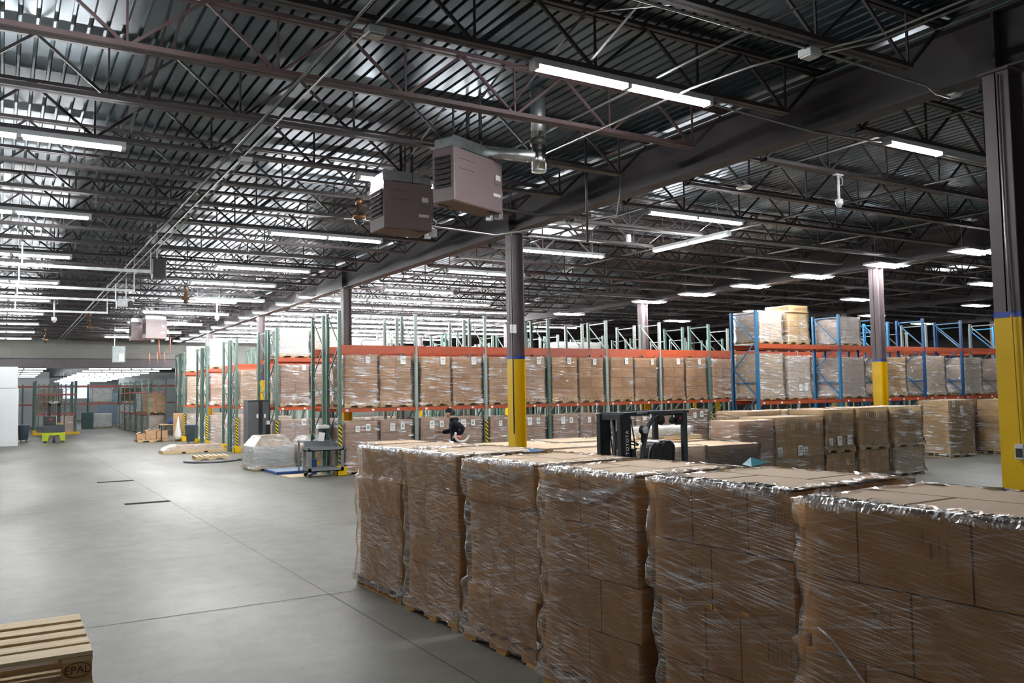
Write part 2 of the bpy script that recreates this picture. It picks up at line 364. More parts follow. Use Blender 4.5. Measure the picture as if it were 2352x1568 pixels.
def text(body, size, loc, rot, mat, parent, name='lettering', ext=.003, spacing=1.0):
    c = bpy.data.curves.new(name, 'FONT'); c.body = body; c.size = size; c.extrude = ext; c.space_character = spacing; c.align_x = 'CENTER'; c.align_y = 'CENTER'
    o = bpy.data.objects.new(name+'_src', c); COL.objects.link(o); bpy.context.view_layer.update()
    me = bpy.data.meshes.new_from_object(o.evaluated_get(bpy.context.evaluated_depsgraph_get())); bpy.data.objects.remove(o)
    me.materials.clear(); me.materials.append(MT[mat]); o = inst(name, me, parent, loc); o.rotation_euler = rot; return o
ORD = ['first', 'second', 'third', 'fourth', 'fifth', 'sixth', 'seventh', 'eighth', 'ninth', 'tenth', 'eleventh', 'twelfth', 'thirteenth', 'fourteenth', 'fifteenth', 'sixteenth', 'seventeenth', 'eighteenth']

# ================================================================ THE BUILDING
GX = 8.24; BX = 10.66; BY = 9.144; CY0 = 4.46; YB = 50.2
struct('floor', MB().add([(-40, -12, 0), (75, -12, 0), (75, 120, 0), (-40, 120, 0)], [(0, 1, 2, 3)]), 'floor')
# saw-cut joints
def strip(name, p, q, w=.012):
    p = Vector((*p, .0015)); q = Vector((*q, .0015)); d = (q-p).normalized(); a = Vector((-d.y, d.x, 0))*w/2
    struct(name, MB().add([p-a, q-a, q+a, p+a], [(0, 1, 2, 3)]), 'joint')
strip('floor_line', (2.92, -4), (2.95, 8.7), .016); strip('floor_line', (2.95, 8.7), (2.83, 50), .012)
for y in (4.15, 8.72, 13.3, 17.87, 22.44): strip('floor_line', (-9, y), (8, y-.05), .012 if y < 10 else .009)
# corrugated roof deck, flutes run along Y
d = MB(); z0 = 5.80; pitch = .152; x = -9.0; i = 0
prof = []
while x < 58:
    prof += [(x, z0), (x+.108, z0), (x+.117, z0+.038), (x+.143, z0+.038)]; x += pitch
o = len(d.v)
for (px, pz) in prof: d.v += [(px, -6, pz), (px, YB, pz)]
for i in range(len(prof)-1): d.f.append((2*i, 2*i+1, 2*i+3, 2*i+2))
struct('ceiling', d, 'deck')
# deck lap seams over every third joist
NJ = 31
JY = [3.48+1.524*k for k in range(-2, NJ)]
def joist_mesh(L, side):
    m = MB(); zb, zt = 5.15, 5.75
    for s in (-1, 1):
        m.box(.12 if side < 0 else .62, s*.012, zb, L-(.62 if side < 0 else .62), s*.062, zb+.035) if s > 0 else m.box(.62, -.062, zb, L-.62, -.012, zb+.045)
        m.box(.0, min(s*.012, s*.065), zt-.04, L, max(s*.012, s*.065), zt)
    m.box(.62, -.006, zb, L-.62, .006, zb+.06)
    n = 7; a = 0.62; w = (L-1.24)/n
    for k in range(n):
        x0 = a+k*w; xm = x0+w/2
        m.bar((x0, 0, zb+.02), (xm, 0, zt-.02), .028); m.bar((xm, 0, zt-.02), (x0+w, 0, zb+.02), .028)
        m.bar((x0, 0, zb+.02), (x0, 0, zt-.02), .02)
    m.bar((L-.62, 0, zb+.02), (L-.62, 0, zt-.02), .02)
    m.bar((.03, 0, zt-.03), (.62, 0, zb+.02), .03); m.bar((L-.03, 0, zt-.03), (L-.62, 0, zb+.02), .03)
    return m
jm = joist_mesh(BX-.06, 1).mesh('roof_joist', 'joist')
jred = jm.copy(); jred.materials.clear(); jred.materials.append(MT['joistred'])
for bay in range(-1, 4):
    xs = GX+BX*bay-BX+.03 if bay < 0 else GX+BX*(bay)-BX+.03
    for k, y in enumerate(JY):
        if y > YB-.3: break
        if bay == -1 and y > 60: continue
        xs = GX+BX*(bay-1)+.03 if bay > 0 else GX-BX+.03
        if bay == 0: xs = GX-BX+.03
        if bay == -1: continue
        if bay >= 3 and y < 3: continue
        me = jred if (bay, k) in ((0, 5), (1, 12)) else jm
        j = inst('roof_joist_beam', me, None, (xs, y, 0)); tag(j, kind='structure')
# cross bridging between neighbouring joists
for bay in range(0, 4):
    for fx in (.33, .66):
        m = MB(); x = GX+BX*(bay-1)+BX*fx+.15
        for k in range(len(JY)-1):
            if JY[k+1] > YB-.4 or (bay >= 3 and JY[k] < 3): continue
            m.bar((x, JY[k], 5.19), (x, JY[k+1], 5.71), .028, .006); m.bar((x+.03, JY[k], 5.71), (x+.03, JY[k+1], 5.19), .028, .006)
        struct('cross_bridging_beam', m, 'joist')
# girders on the column lines
def girder(x, y0, y1, zt=5.75):
    m = MB(); m.box(x-.125, y0, 5.05, x+.125, y1, 5.075); m.box(x-.125, y0, zt-.12, x+.125, y1, zt-.095); m.box(x-.008, y0, 5.075, x+.008, y1, zt-.12)
    yy = CY0
    while yy < y1:
        if yy > y0:
            m.box(x-.12, yy-.01, 5.075, x+.12, yy+.01, zt-.12)
        yy += BY
    m.box(x-.05, y0, zt-.095, x+.05, y1, zt)
    return m
for gx in (GX, GX+BX, GX+2*BX, GX+3*BX):
    struct('steel_girder_beam', girder(gx, -6, YB), 'girder')
# columns: wide-flange shafts, yellow paint to 2.72 m with a blue line above
def column(x, y, ztop=5.05, yel=True):
    m = MB(); w, dpt = .245, .245
    def H(mb, a, b, g=0):
        mb.box(x-w/2-g, y-dpt/2-g, a, x-w/2+.016+g, y+dpt/2+g, b); mb.box(x+w/2-.016-g, y-dpt/2-g, a, x+w/2+g, y+dpt/2+g, b)
        mb.box(x-w/2, y-.007-g, a, x+w/2, y+.007+g, b)
    H(m, 2.70, ztop-.02); m.box(x-.17, y-.15, ztop-.02, x+.17, y+.15, ztop)
    c = struct('steel_column', m, 'column')
    b = MB(); H(b, 0.02, 2.70, .002); b.box(x-.18, y-.18, 0, x+.18, y+.18, .02); b.build('painted_base', 'yellow', c)
    b = MB(); H(b, 2.68, 2.735, .004); b.build('tape_line', 'blueline', c)
    return c
# columns by line
for k in range(5): column(GX, CY0+BY*k)
for k in range(0, 5): column(GX+BX, CY0+BY*k)
for k in range(1, 5): column(GX+2*BX, CY0+BY*k)
for k in range(2, 5): column(GX+3*BX, CY0+BY*k)
# the end wall with the beam over the wide opening, concrete above
m = MB(); m.box(-9, YB, 4.25, 8.3, YB+.3, 5.85); struct('wall_far', m, 'block')
m = MB(); m.box(8.3, YB, 0, 70, YB+.3, 5.85); struct('wall_far_right', m, 'block')
m = MB(); m.box(-9, YB-.12, 3.72, 8.3, YB+.2, 3.75); m.box(-9, YB-.05, 3.75, 8.3, YB-.03, 4.22); m.box(-9, YB-.12, 4.22, 8.3, YB+.2, 4.26); struct('header_beam', m, 'girder')
m = MB(); m.box(-9, YB, 0, -2, YB+.3, 4.25); struct('wall_far_left', m, 'block')
# side and rear walls of the hall
struct('wall_right', MB().box(52, -6, 0, 52.3, YB, 5.85), 'block')
# far room
struct('ceiling_far', MB().box(-9, YB+.3, 4.35, 45, 100, 4.45), 'girder')
struct('wall_end', MB().box(-12, 97, 0, 48, 97.3, 4.4), 'whitewall')
# skylights
for (x0, y0, x1, y1) in ((10.25, 15.4, 11.5, 16.5), (25.2, 15.2, 26.3, 16.3)):
    s = struct('window_1' if x0 < 20 else 'window_2', MB().box(x0, y0, 5.765, x1, y1, 5.775), 'sky')
    f = MB()
    for (a, b, c, e) in ((x0-.05, y0-.05, x1+.05, y0), (x0-.05, y1, x1+.05, y1+.05), (x0-.05, y0, x0, y1), (x1, y0, x1+.05, y1)): f.box(a, b, 5.74, c, e, 5.80)
    f.build('window_frame', 'white', s)
# ================================================================ LIGHTS
def strip_meshes():
    M = {}
    L = 2.24
    h = MB(); h.prism([(-.055, .0), (.055, .0), (.05, .06), (-.05, .06)], 'x', 0, L); M['housing'] = h.mesh('housing', 'housing')
    def lamp(mat, r=.016): return MB().tube([(.05, 0, -.022), (L/2-.03, 0, -.022)], r, 8).mesh('lamp_tube', mat, True)
    M['on'] = lamp('tube'); M['dead'] = lamp('deadtube'); M['far'] = lamp('tube_far', .028)
    M['cap'] = MB().box(0, -.052, -.04, .05, .052, 0).mesh('lamp_holder', 'white')
    M['rod'] = MB().box(-.004, -.004, .06, .004, .004, .66).mesh('hanger_rod', 'galv')
    # high bay: two lamp pairs under a wide tray
    h = MB(); h.prism([(-.26, 0), (-.20, .05), (.20, .05), (.26, 0), (.19, .035), (-.19, .035)], 'x', 0, 1.2); h.box(0, -.24, .0, .04, .24, .04); h.box(1.16, -.24, 0, 1.2, .24, .04); M['hb'] = h.mesh('tray', 'housing')
    t = MB()
    for y in (-.17, -.07): t.tube([(.04, y, -.01), (1.16, y, -.01)], .014, 6)
    M['hb0'] = t.mesh('lamp_tube', 'tube_hb', True)
    t = MB()
    for y in (.07, .17): t.tube([(.04, y, -.01), (1.16, y, -.01)], .014, 6)
    M['hb1'] = t.mesh('lamp_tube', 'tube_hb', True)
    w = MB()
    for x in (.15, 1.05): w.bar((x, 0, .05), (x, 0, .70), .008)
    M['hw'] = w.mesh('hanger_wire', 'galv')
    return M
SM = strip_meshes()
def strip_light(x, y, label, rz=0, z=5.09, dead=False, group=None, far=False):
    L = 2.24; rod = not far
    if not far and z == 5.09 and not rz:
        yn = min(JY, key=lambda q: abs(q-y))
        if abs(yn-y) < .36: y = yn; rod = False
    t = thing('strip_light', label, 'light', (x, y, z), rz, group)
    inst('housing', SM['housing'], t)
    for n in (0, 1):
        for yy in ((0,) if far else (-.033, .033)):
            q = inst('lamp_tube', SM['far' if far else ('dead' if dead and n else 'on')], t, (n*(L/2+.0), yy, 0))
            if dead and n: q['label'] = 'unlit fluorescent tube'
    if not far:
        for xx in (0, L/2-.025, L-.05): inst('lamp_holder', SM['cap'], t, (xx, 0, 0))
    if rod or far:
        for xx in (.3, L-.3): inst('hanger_rod', SM['rod'], t, (xx, 0, 0), (1, 1, ((4.40 if far else 5.82)-z)/.66))
    return t
def high_bay(x, y, label, rz=0, z=5.05):
    t = thing('high_bay_light', label, 'light', (x, y, z), rz, 'high bay lights over the right hall')
    for k in ('hb', 'hb0', 'hb1', 'hw'): inst(SM[k].name.split('.')[0], SM[k], t)
for k in range(10):
    y = 6.63+4.56*k
    if y > 49: break
    strip_light(-1.0, y, f'twin-tube strip light, {ORD[k]} nearest in the row over the open left aisle')
for k, y in enumerate((6.53, 11.05, 15.5, 20.1, 23.2, 27.6, 32.0, 36.4, 40.8, 45.2)):
    strip_light(4.18, y, f'twin-tube strip light, {ORD[k]} nearest in the row over the middle aisle')
for k, y in enumerate((25.9, 30.6, 35.2, 39.8)):
    strip_light(4.55, y, f'low-hung strip light {("nearest", "second nearest", "third nearest", "furthest")[k]} among those below the middle row', z=4.95)
for k, (y, dead) in enumerate(((6.60, True), (10.9, False), (15.3, False), (18.4, False), (22.8, False))):
    strip_light(9.38, y, f'strip light beyond the big girder with one half dark' if dead else f'twin-tube strip light, {ORD[k]} nearest in the row just beyond the girder', dead=dead)
strip_light(12.16, 11.95, 'strip light running crosswise to all the others beyond the girder', rz=pi/2)
rows = [(25.5, 7.68, 3), (28.1, 7.68, 4), (30.6, 7.68, 5), (33.1, 7.7, 7), (35.6, 7.7, 7), (38.1, 7.7, 7), (40.6, 7.7, 6), (43.1, 7.7, 6), (45.6, 7.7, 6), (48.0, 7.7, 5)]
for r_, (y, x0, n) in enumerate(rows):
    for k in range(n):
        strip_light(x0+2.25*k, y, f'strip light {ORD[k]} from the aisle in the {ORD[r_]} lamp line over the racks', group='continuous lamp lines over the racks')
for k, (x, y) in enumerate(((18.2, 11.0), (18.2, 13.2), (18.2, 15.45), (18.2, 17.7), (18.2, 19.95), (18.2, 22.25), (24.6, 14.4), (24.6, 18.9), (24.6, 23.4), (31, 18.5), (31, 23), (31.0, 14.2), (24.6, 28), (31, 28), (18.2, 27), (37.5, 20), (37.5, 25))):
    high_bay(x, y, f'four-tube high bay light, {ORD[k] if k < 18 else ""} of the hanging trays over the right hall')
for r_ in range(9):
    y = 54+4.57*r_
    for k, x in enumerate((-.1, 4.2, 6.45)+((12.2,) if r_ < 5 else ())):
        strip_light(x, y, f'far room strip light in its {ORD[r_]} line, {("above the left edge", "inner middle", "outer middle", "over the green racks")[k]}', z=3.85, far=True, group='lamp lines of the far room')

# ================================================================ CEILING SERVICES
def pipe(name, pts, r, mat, label, cat='pipe', n=8, group=None):
    return tag(MB().tube(pts, r, n).build(name, mat, None, True), label, cat, group)
pipe('conduit', [(2.60, -2, 5.11), (2.60, 6.5, 5.11), (2.56, 30, 5.11), (2.56, 49, 5.11)], .009, 'conduit', 'thin steel conduit running the length of the left roof bay')
pipe('conduit', [(2.44, -2, 5.13), (2.44, 49, 5.13)], .014, 'conduit', 'thicker tube beside the thin conduit along the left roof bay')
pipe('conduit', [(2.66, 10.9, 5.12), (2.70, 22, 5.12)], .01, 'conduit', 'short conduit branching from the left junction box')
pipe('conduit', [(2.0, 5.04, 5.11), (6.2, 5.06, 5.11), (8.0, 5.07, 5.08), (8.12, 5.06, 5.02), (8.35, 5.06, 5.02)], .013, 'conduit', 'bright conduit under the nearest joist, ending at the girder box')
pipe('conduit', [(6.22, 5.1, 5.1), (6.05, 5.6, 5.1), (5.95, 6.3, 5.1), (5.92, 9.4, 5.1)], .012, 'conduit', 'bent conduit leaving the four-way box toward the heaters')
pipe('conduit', [(6.3, 5.0, 5.1), (6.42, 4.75, 5.1), (6.5, 4.5, 5.1), (6.5, -2, 5.1)], .012, 'conduit', 'conduit leaving the four-way box toward the camera side')
pipe('conduit', [(5.62, 4.0, 5.2), (5.62, 10.5, 5.2)], .012, 'conduit', 'loose conduit crossing above the heater flue')
pipe('conduit', [(6.7, -1, 5.13), (6.66, 4.7, 5.13), (6.4, 5.03, 5.1)], .012, 'conduit', 'second conduit bending down into the four-way box')
for (x, y, lb) in ((2.63, 6.53, 'tan junction box on the conduit under the lamp-side joist'), (2.63, 10.95, 'tan junction box farther along the left conduit'), (6.24, 5.07, 'clear-sided junction box where four conduits meet'), (8.40, 5.06, 'junction box fixed under the girder flange near the tall yellow column')):
    t = thing('junction_box', lb, 'box', (x, y, 5.06)); MB().cb(0, 0, .02, .15, .15, .07).build('body', 'housing', t, bevel=.01); MB().cb(0, 0, -.02, .12, .12, .012).build('cover_plate', 'conduit' if x < 3 else 'white', t)
pipe('green_cable', [(8.10, -2, 5.66), (8.10, 13, 5.66)], .009, 'postgreen', 'thin green cable running along the top edge of the big girder', 'cable')
# long galvanised rods on the right half (sprinkler lines)
for k, x in enumerate((9.6, 12.6, 15.6)):
    pipe('sprinkler_pipe', [(x, -2, 5.25), (x, 49, 5.25)], .020, 'conduit', f'grey sprinkler pipe, {ORD[k]} beyond the big girder', 'pipe')
for k, x in enumerate((20.4, 23.6, 26.8, 31.5)):
    pipe('sprinkler_pipe', [(x, 4, 5.25), (x, 49, 5.25)], .020, 'conduit', f'grey sprinkler pipe over the rear hall, {ORD[k]} past the second column line', 'pipe')
for k, y in enumerate((12.45, 21.6, 26.2)):
    pipe('conduit', [(9.6, y, 5.08), (24, y, 5.08)], .012, 'conduit', f'cross conduit in the hall beyond the girder, {ORD[k]} nearest')
# conduit from fixture across girder to dark half fixture
pipe('conduit', [(6.45, 6.56, 5.10), (8.1, 6.56, 5.03), (9.38, 6.6, 5.10)], .012, 'conduit', 'conduit linking two strip lights under the girder')

def heater(x, y, z, rz, label, w=.72, d=.52, h=.66, flue=True):
    t = thing('unit_heater', label, 'heater', (x, y, z), rz)
    # local: front-left-bottom corner at origin, X along the wide face, Y back
    MB().box(0, 0, 0, w, d, h).build('casing', 'heater', t, bevel=.012)
    MB().box(.01, .01, -.006, w-.01, d-.01, 0).build('underside', 'heater_base', t)
    for q in (0, 1):
        p = MB()
        for k in range(7): p.cb(.06+k*.028, d-.05, -.009, .014, .06, .006) if q else p.cb(w-.05-k*.028, .06, -.009, .014, .06, .006)
        p.build('vent_grille', 'heater_dark', t)
    MB().box(-.012, .05, .17, -.002, d-.05, h-.12).build('louver_opening', 'heater_dark', t)
    l = MB()
    for k in range(6):
        zz = .20+k*.065; l.add([(-.045, .05, zz), (-.045, d-.05, zz), (-.012, d-.05, zz+.035), (-.012, .05, zz+.035)], [(0, 1, 2, 3), (3, 2, 1, 0)])
    l.build('louver', 'heater', t)
    m = MB(); m.prism([(.0, h), (w, h), (w, h+.10), (w*.6, h+.15), (w*.05, h+.15), (0, h+.11)], 'y', .04, d-.04); m.build('draft_hood', 'galv', t)
    MB().box(w, .04, .12, w+.04, d-.1, h-.06).build('rear_panel', 'heater', t)
    MB().box(w-.17, -.012, h*.52, w-.05, -.002, h*.70).build('label_plate', 'heater', t)
    MB().box(w-.16, -.016, h*.60, w-.06, -.012, h*.70).build('rating_sticker', 'paper', t)
    MB().box(w-.20, -.008, h*.28, w-.05, -.002, h*.34).build('rating_sticker', 'paper', t)
    s = MB(); s.box(.10, -.004, h*.80, .40, -.001, h*.805); s.box(.10, -.004, h*.62, .40, -.001, h*.625); s.box(.12, -.006, h-.012, w-.14, -.001, h); s.build('pressed_seam', 'heater_dark', t)
    g = MB(); g.tube([(w+.02, .15, .10), (w+.10, .12, .06), (w+.12, .1, .16), (w+.05, .16, .26)], .008, 6); g.cb(w+.07, .12, .0, .09, .08, .10); g.cb(w+.05, .25, -.02, .07, .07, .07); g.build('gas_valve', 'galv', t)
    for yy in (.06, d-.08): MB().tube([(w*.62, yy, h), (w*.62, yy, h+.78)], .022, 8).build('hanger_pipe', 'darkpipe', t)
    MB().lathe([(.16, 0), (.17, .03), (.15, .07), (.05, .09)], (w+.02, d*.62, h*.42), 16, 'x').build('fan_motor', 'copper', t, True)
    return t
heater(4.58, 8.91, 4.35, radians(24), 'brown enamelled gas unit heater, larger and nearer one hanging by the flue', .98, .34, .66)
heater(4.43, 10.72, 4.33, 0, 'brown enamelled gas unit heater behind the nearer one, darker face')
heater(4.55, 34.0, 4.30, radians(4), 'pale brown unit heater hanging far down the aisle', .72, .55, .72)
heater(4.2, 35.2, 4.30, 0, 'unit heater mostly hidden behind the far pale one', .72, .6, .70)
# flue
t = thing('flue_duct', 'galvanised vertical flue with tee joining the nearer heater', 'duct', (5.66, 8.72, 4.80))
MB().lathe([(.092, .34), (.092, 1.02)], (0, 0, 0), 20).build('upper_pipe', 'galv', t, True)
MB().lathe([(.105, .30), (.108, .36), (.10, .38)], (0, 0, 0), 20).build('collar', 'darkpipe', t, True)
MB().lathe([(.088, -.02), (.088, .30)], (0, 0, 0), 20).build('tee', 'shiny', t, True)
MB().lathe([(.09, -.03), (.094, -.02)], (0, 0, 0), 20).build('end_cap', 'galv', t, True)
MB().tube([(-.46, .56, .30), (-.24, .3, .24), (-.03, 0, .16)], .075, 16).build('branch_pipe', 'galv', t, True)
pipe('gas_pipe', [(5.45, 9.6, 4.48), (6.3, 9.8, 4.50), (7.3, 9.9, 4.6)], .022, 'darkpipe', 'black gas pipe leading from the nearer heater to the girder')
pipe('gas_pipe', [(5.2, 10.95, 4.45), (6.4, 11.1, 4.44), (7.7, 9.8, 4.62), (7.75, 9.7, 5.3)], .014, 'conduit', 'thin gas line bending back under the girder')
pipe('gas_pipe', [(7.2, 9.85, 4.2), (7.2, 9.85, 5.7)], .018, 'darkpipe', 'upright iron pipe beside the girder')
# ceiling fans (blades at rest)
def fan(x, y, zt, zb, label, r=.75, a0=.3):
    t = thing('ceiling_fan', label, 'fan', (x, y, 0))
    MB().lathe([(.03, zt-.10), (.055, zt-.08), (.06, zt), (.03, zt+.02)], n=14).build('canopy', 'brass', t, True)
    MB().tube([(0, 0, zb), (0, 0, zt-.08)], .014, 8).build('downrod', 'brass', t, True)
    MB().lathe([(.03, zb-.16), (.10, zb-.13), (.105, zb-.05), (.05, zb-.02), (.045, zb+.1), (.02, zb+.12)], n=16).build('motor', 'brass', t, True)
    for k in range(3):
        a = a0+k*2*pi/3; b = MB(); b.bar((.1*cos(a), .1*sin(a), zb-.09), (r*cos(a), r*sin(a), zb-.085), .11, .008); b.build('blade', 'darkmetal', t)
    MB().lathe([(.01, zb-.24), (.07, zb-.19), (.08, zb-.16)], n=12).build('bottom_cap', 'darkmetal', t, True)
fan(4.80, 12.63, 5.15, 4.96, 'bronze ceiling fan hanging just behind the two near heaters')
fan(2.68, 33.96, 5.15, 4.75, 'bronze ceiling fan far down the left roof bay', a0=.9)
fan(1.58, 41.58, 5.15, 4.75, 'small ceiling fan above the wide opening at the far end', a0=.1)
fan(4.35, 24.82, 5.15, 4.9, 'ceiling fan between two middle lamp rows', a0=.6)
# dome cameras on white drop poles
def cam_pole(x, y, zt, zb, label, s=1.0):
    t = thing('dome_camera', label, 'camera', (x, y, 0))
    MB().tube([(0, 0, zb), (0, 0, zt)], .018*s, 10).build('drop_pole', 'white', t, True)
    MB().lathe([(.05*s, zb-.08*s), (.058*s, zb-.06*s), (.055*s, zb), (.03*s, zb+.01)], n=16).build('camera_body', 'white', t, True)
    MB().lathe([(.012*s, zb-.125*s), (.03*s, zb-.115*s), (.042*s, zb-.09*s), (.045*s, zb-.08*s)], n=14).build('dome', 'glassy', t, True)
    MB().box(-.08*s, -.03*s, zt-.02, .08*s, .03*s, zt).build('bracket', 'white', t)
    MB().tube([(.03, 0, zt-.02), (.09, 0, zt-.05), (.09, 0, zt-.14), (.03, 0, zt-.16)], .008*s, 6).build('cable_coil', 'cable', t, True)
cam_pole(10.42, 8.05, 5.15, 4.78, 'white dome camera on a drop pole beyond the girder', 1.0)
cam_pole(1.34, 29.38, 5.15, 4.58, 'white dome camera on a pole over the left aisle', 1.3)
cam_pole(5.82, 27.87, 5.15, 4.63, 'white dome camera on a pole near the left rack ends', 1.2)
for (x, y, lb) in ((10.3, 12.76, 'small white sensor hanging on a black cord beyond the girder'),):
    t = thing('hanging_sensor', lb, 'sensor', (x, y, 0)); MB().cb(0, 0, 4.98, .09, .06, .15).build('body', 'white', t, bevel=.01); MB().tube([(0, 0, 5.05), (0, 0, 5.3), (-.1, 0, 5.42), (-.1, 0, 5.76)], .008, 6).build('cord', 'black', t)
t = thing('access_point', 'white wireless disc under a joist beyond the girder', 'device', (9.6, 9.1, 5.08)); MB().lathe([(.10, 0), (.12, .02), (.10, .035)], n=20).build('disc', 'white', t, True); MB().tube([(.05, 0, .04), (.1, .05, .12), (.02, .1, .15)], .008, 6).build('cable', 'cable', t)
t = thing('loudspeaker', 'dark grey box loudspeaker hung in the left roof bay', 'speaker', (2.78, 19.0, 4.55)); MB().box(-.13, -.12, 0, .13, .12, .42).build('cabinet', 'darkmetal', t, bevel=.01); MB().box(-.11, -.125, .03, .11, -.12, .39).build('speaker_grille', 'black', t); MB().tube([(-.15, 0, .1), (-.15, 0, 1.2)], .012, 6).build('bracket', 'galv', t)
# door tracks high on the left
for k, (y, z, x1) in enumerate(((19.0, 4.70, 2.77), (22.5, 4.70, 2.76), (24.9, 4.70, 2.6), (28.6, 4.70, 2.75))):
    t = thing('door_track', f'galvanised overhead door track, {ORD[k]} nearest of the four on the left', 'rail', (0, y, z))
    MB().box(-4, -.02, -.03, x1, .02, .03).build('rail', 'galv', t)
    h = MB(); [h.bar((xx, 0, 0), (xx, 0, 1.06), .03, .006) for xx in (.3, x1-.02)]; h.build('hanger_strap', 'galv', t)
t = thing('door_opener', 'grey door opener motor at the end of an overhead track', 'motor', (2.62, 23.9, 4.50)); MB().cb(0, 0, 0, .26, .2, .14).build('housing', 'galv', t, bevel=.01); MB().cb(.1, 0, .11, .4, .04, .07).build('mount', 'galv', t); MB().bar((.1, 0, .1), (.1, 0, 1.26), .02).build('hanger', 'galv', t); MB().lathe([(.06, -.03), (.07, 0), (.06, .03)], (.2, -.1, .02), 14, 'y').build('pulley', 'darkmetal', t)
t = thing('electrical_panel', 'pale green-grey panel box hung before the concrete end wall', 'panel', (4.55, 45.0, 3.84)); MB().box(0, 0, 0, .56, .25, .78).build('enclosure', 'palegreen', t, bevel=.01); MB().box(.28, -.01, .05, .50, 0, .42).build('notice', 'paper', t); MB().bar((.1, .1, .78), (.1, .1, 1.93), .03).build('hanger', 'galv', t)
for k, (x, z0_, z1_) in enumerate(((6.35, 3.80, 4.35), (6.72, 3.80, 4.38), (7.05, 3.78, 4.40))):
    pipe('copper_strap', [(x-.02, 46-.03, z1_), (x, 46-.03, z0_)], .022, 'copper', f'orange strap hanging before the far beam, {ORD[k]} from the panel box', 'strap')
pipe('strap_pipe', [(4.6, 46, 4.33), (6.35, 46, 4.33), (8.2, 46, 4.33)], .014, 'darkpipe', 'thin dark pipe from which the short orange straps hang', 'pipe')
pipe('copper_strap', [(5.03, 34.25, 4.42), (5.08, 34.2, 3.55)], .022, 'copper', 'long orange strap hanging below the far heater', 'strap')
pipe('copper_strap', [(5.45, 34.2, 4.35), (5.42, 34.2, 3.85)], .022, 'copper', 'shorter orange strap beside the far heater', 'strap')

# ================================================================ PALLETS, CARTONS, FILM
def pallet_mesh(mat='wood', w=1.0, d=1.0, h=.125, nt=7):
    m = MB()
    for k in range(nt):
        x = -w/2+(w-.09)*k/(nt-1); m.box(x, -d/2, h-.018, x+.09, d/2, h)
    for y in (-d/2, -.02, d/2-.04):
        # stringer with two fork notches
        m.box(-w/2, y, .018, w/2, y+.04, h-.018) if False else None
        for (a, b, zb) in ((-w/2, -w*.32, .018), (-w*.32, -w*.12, .06), (-w*.12, w*.12, .018), (w*.12, w*.32, .06), (w*.32, w/2, .018)):
            m.box(a, y, zb, b, y+.04, h-.018)
    for x in (-w/2, -w*.1, w/2-.12): m.box(x, -d/2, 0, x+.12, d/2, .018)
    return m.mesh('wooden_pallet', mat)
PM = {k: pallet_mesh(k) for k in ('wood', 'woodpale', 'woodor')}
def carton_mesh():
    m = MB(); g = .012
    m.box(-.5, -.5, 0, .5, .5, 1)
    me = m.mesh('carton', 'card'); return me
CM = {}
for k in ('card', 'cardnear', 'cardgold', 'cardpale', 'cardpink', 'carddark', 'inner'):
    me = carton_mesh(); me.materials.clear(); me.materials.append(MT[k]); CM[k] = me
def shell_mesh(w, d, h, steps=16, ring=48, amp=.008, seed=0, skirt=True, prof=None, name='stretch_wrap', mat='film', top=False):
    """film skin round a stack: follows the layer offsets, pinches between layers, flares over the pallet"""
    rd = random.Random(seed); m = MB(); hw, hd = w/2, d/2
    def pt(t, gx, gy):
        per = 4*t; s = int(per) % 4; f = per-int(per)
        c = .03
        P = [(-gx, -gy), (gx, -gy), (gx, gy), (-gx, gy)]; a = P[s]; b = P[(s+1) % 4]
        return (a[0]+(b[0]-a[0])*f, a[1]+(b[1]-a[1])*f)
    for i in range(steps+1):
        z = h*i/steps
        e = 0
        if prof:
            for (za, zb, ex, ey) in prof:
                if za <= z <= zb: e = (ex, ey)
        ex, ey = e if e else (0, 0)
        fl = .035*max(0, 1-z/.16) if skirt else 0
        for k in range(ring):
            x, y = pt(k/ring, hw+.008+fl, hd+.008+fl)
            n = rd.uniform(-amp, amp)+.01*sin(k*.9+i*.7+seed)
            l = math.hypot(x, y) or 1
            m.v.append((x+ex+x/l*n, y+ey+y/l*n, z+rd.uniform(-amp, amp)*.5))
    for i in range(steps):
        for k in range(ring):
            k2 = (k+1) % ring; m.f.append((i*ring+k, i*ring+k2, (i+1)*ring+k2, (i+1)*ring+k))
    if top:
        # film folded a little way over the top edge
        o = len(m.v)
        for k in range(ring):
            x, y = pt(k/ring, hw-.10+rd.uniform(-.05, .05), hd-.10+rd.uniform(-.05, .05)); m.v.append((x, y, h+rd.uniform(.0, .02)))
        for k in range(ring):
            k2 = (k+1) % ring; m.f.append((steps*ring+k, steps*ring+k2, o+k2, o+k))
    return m.mesh(name, mat, True)
FW, FD = .93, .95
WM = {}
for s in range(3):
    for fm in ('film', 'filmclear', 'filmheavy', 'filmdark'):
        WM[(fm, s)] = shell_mesh(1, 1, 1, 10, 32, .010, s, True, mat=fm)
def paper_meshes():
    a = MB(); a.box(-.07, -.004, 0, .07, 0, .20); P = {'w': a.mesh('paper_label', 'paper')}
    l = MB(); [l.box(-.045, -.006, z, .045, -.004, z+.008) for z in (.155, .125, .11, .06)]; P['l'] = l.mesh('printed_line', 'paperline')
    g = MB(); g.box(-.03, -.006, .07, .03, -.004, .11); P['t'] = g.mesh('printed_block', 'paperteal'); return P
PP = paper_meshes()
def paper(parent, x, y, z, s=1.0, rot=0, teal=False, ry=0):
    p = inst('paper_label', PP['w'], parent, (x, y, z), (s, 1, s)); p.rotation_euler = (0, ry, rot)
    inst('printed_line', PP['l'], p)
    if teal: inst('printed_block', PP['t'], p)
    return p
NL = [0]
TOPM = MB().box(-.5, -.5, 0, .5, .5, .004).mesh('lit_top_sheet', 'cardtoplit')  # thin sheet added so load tops look brightly lit
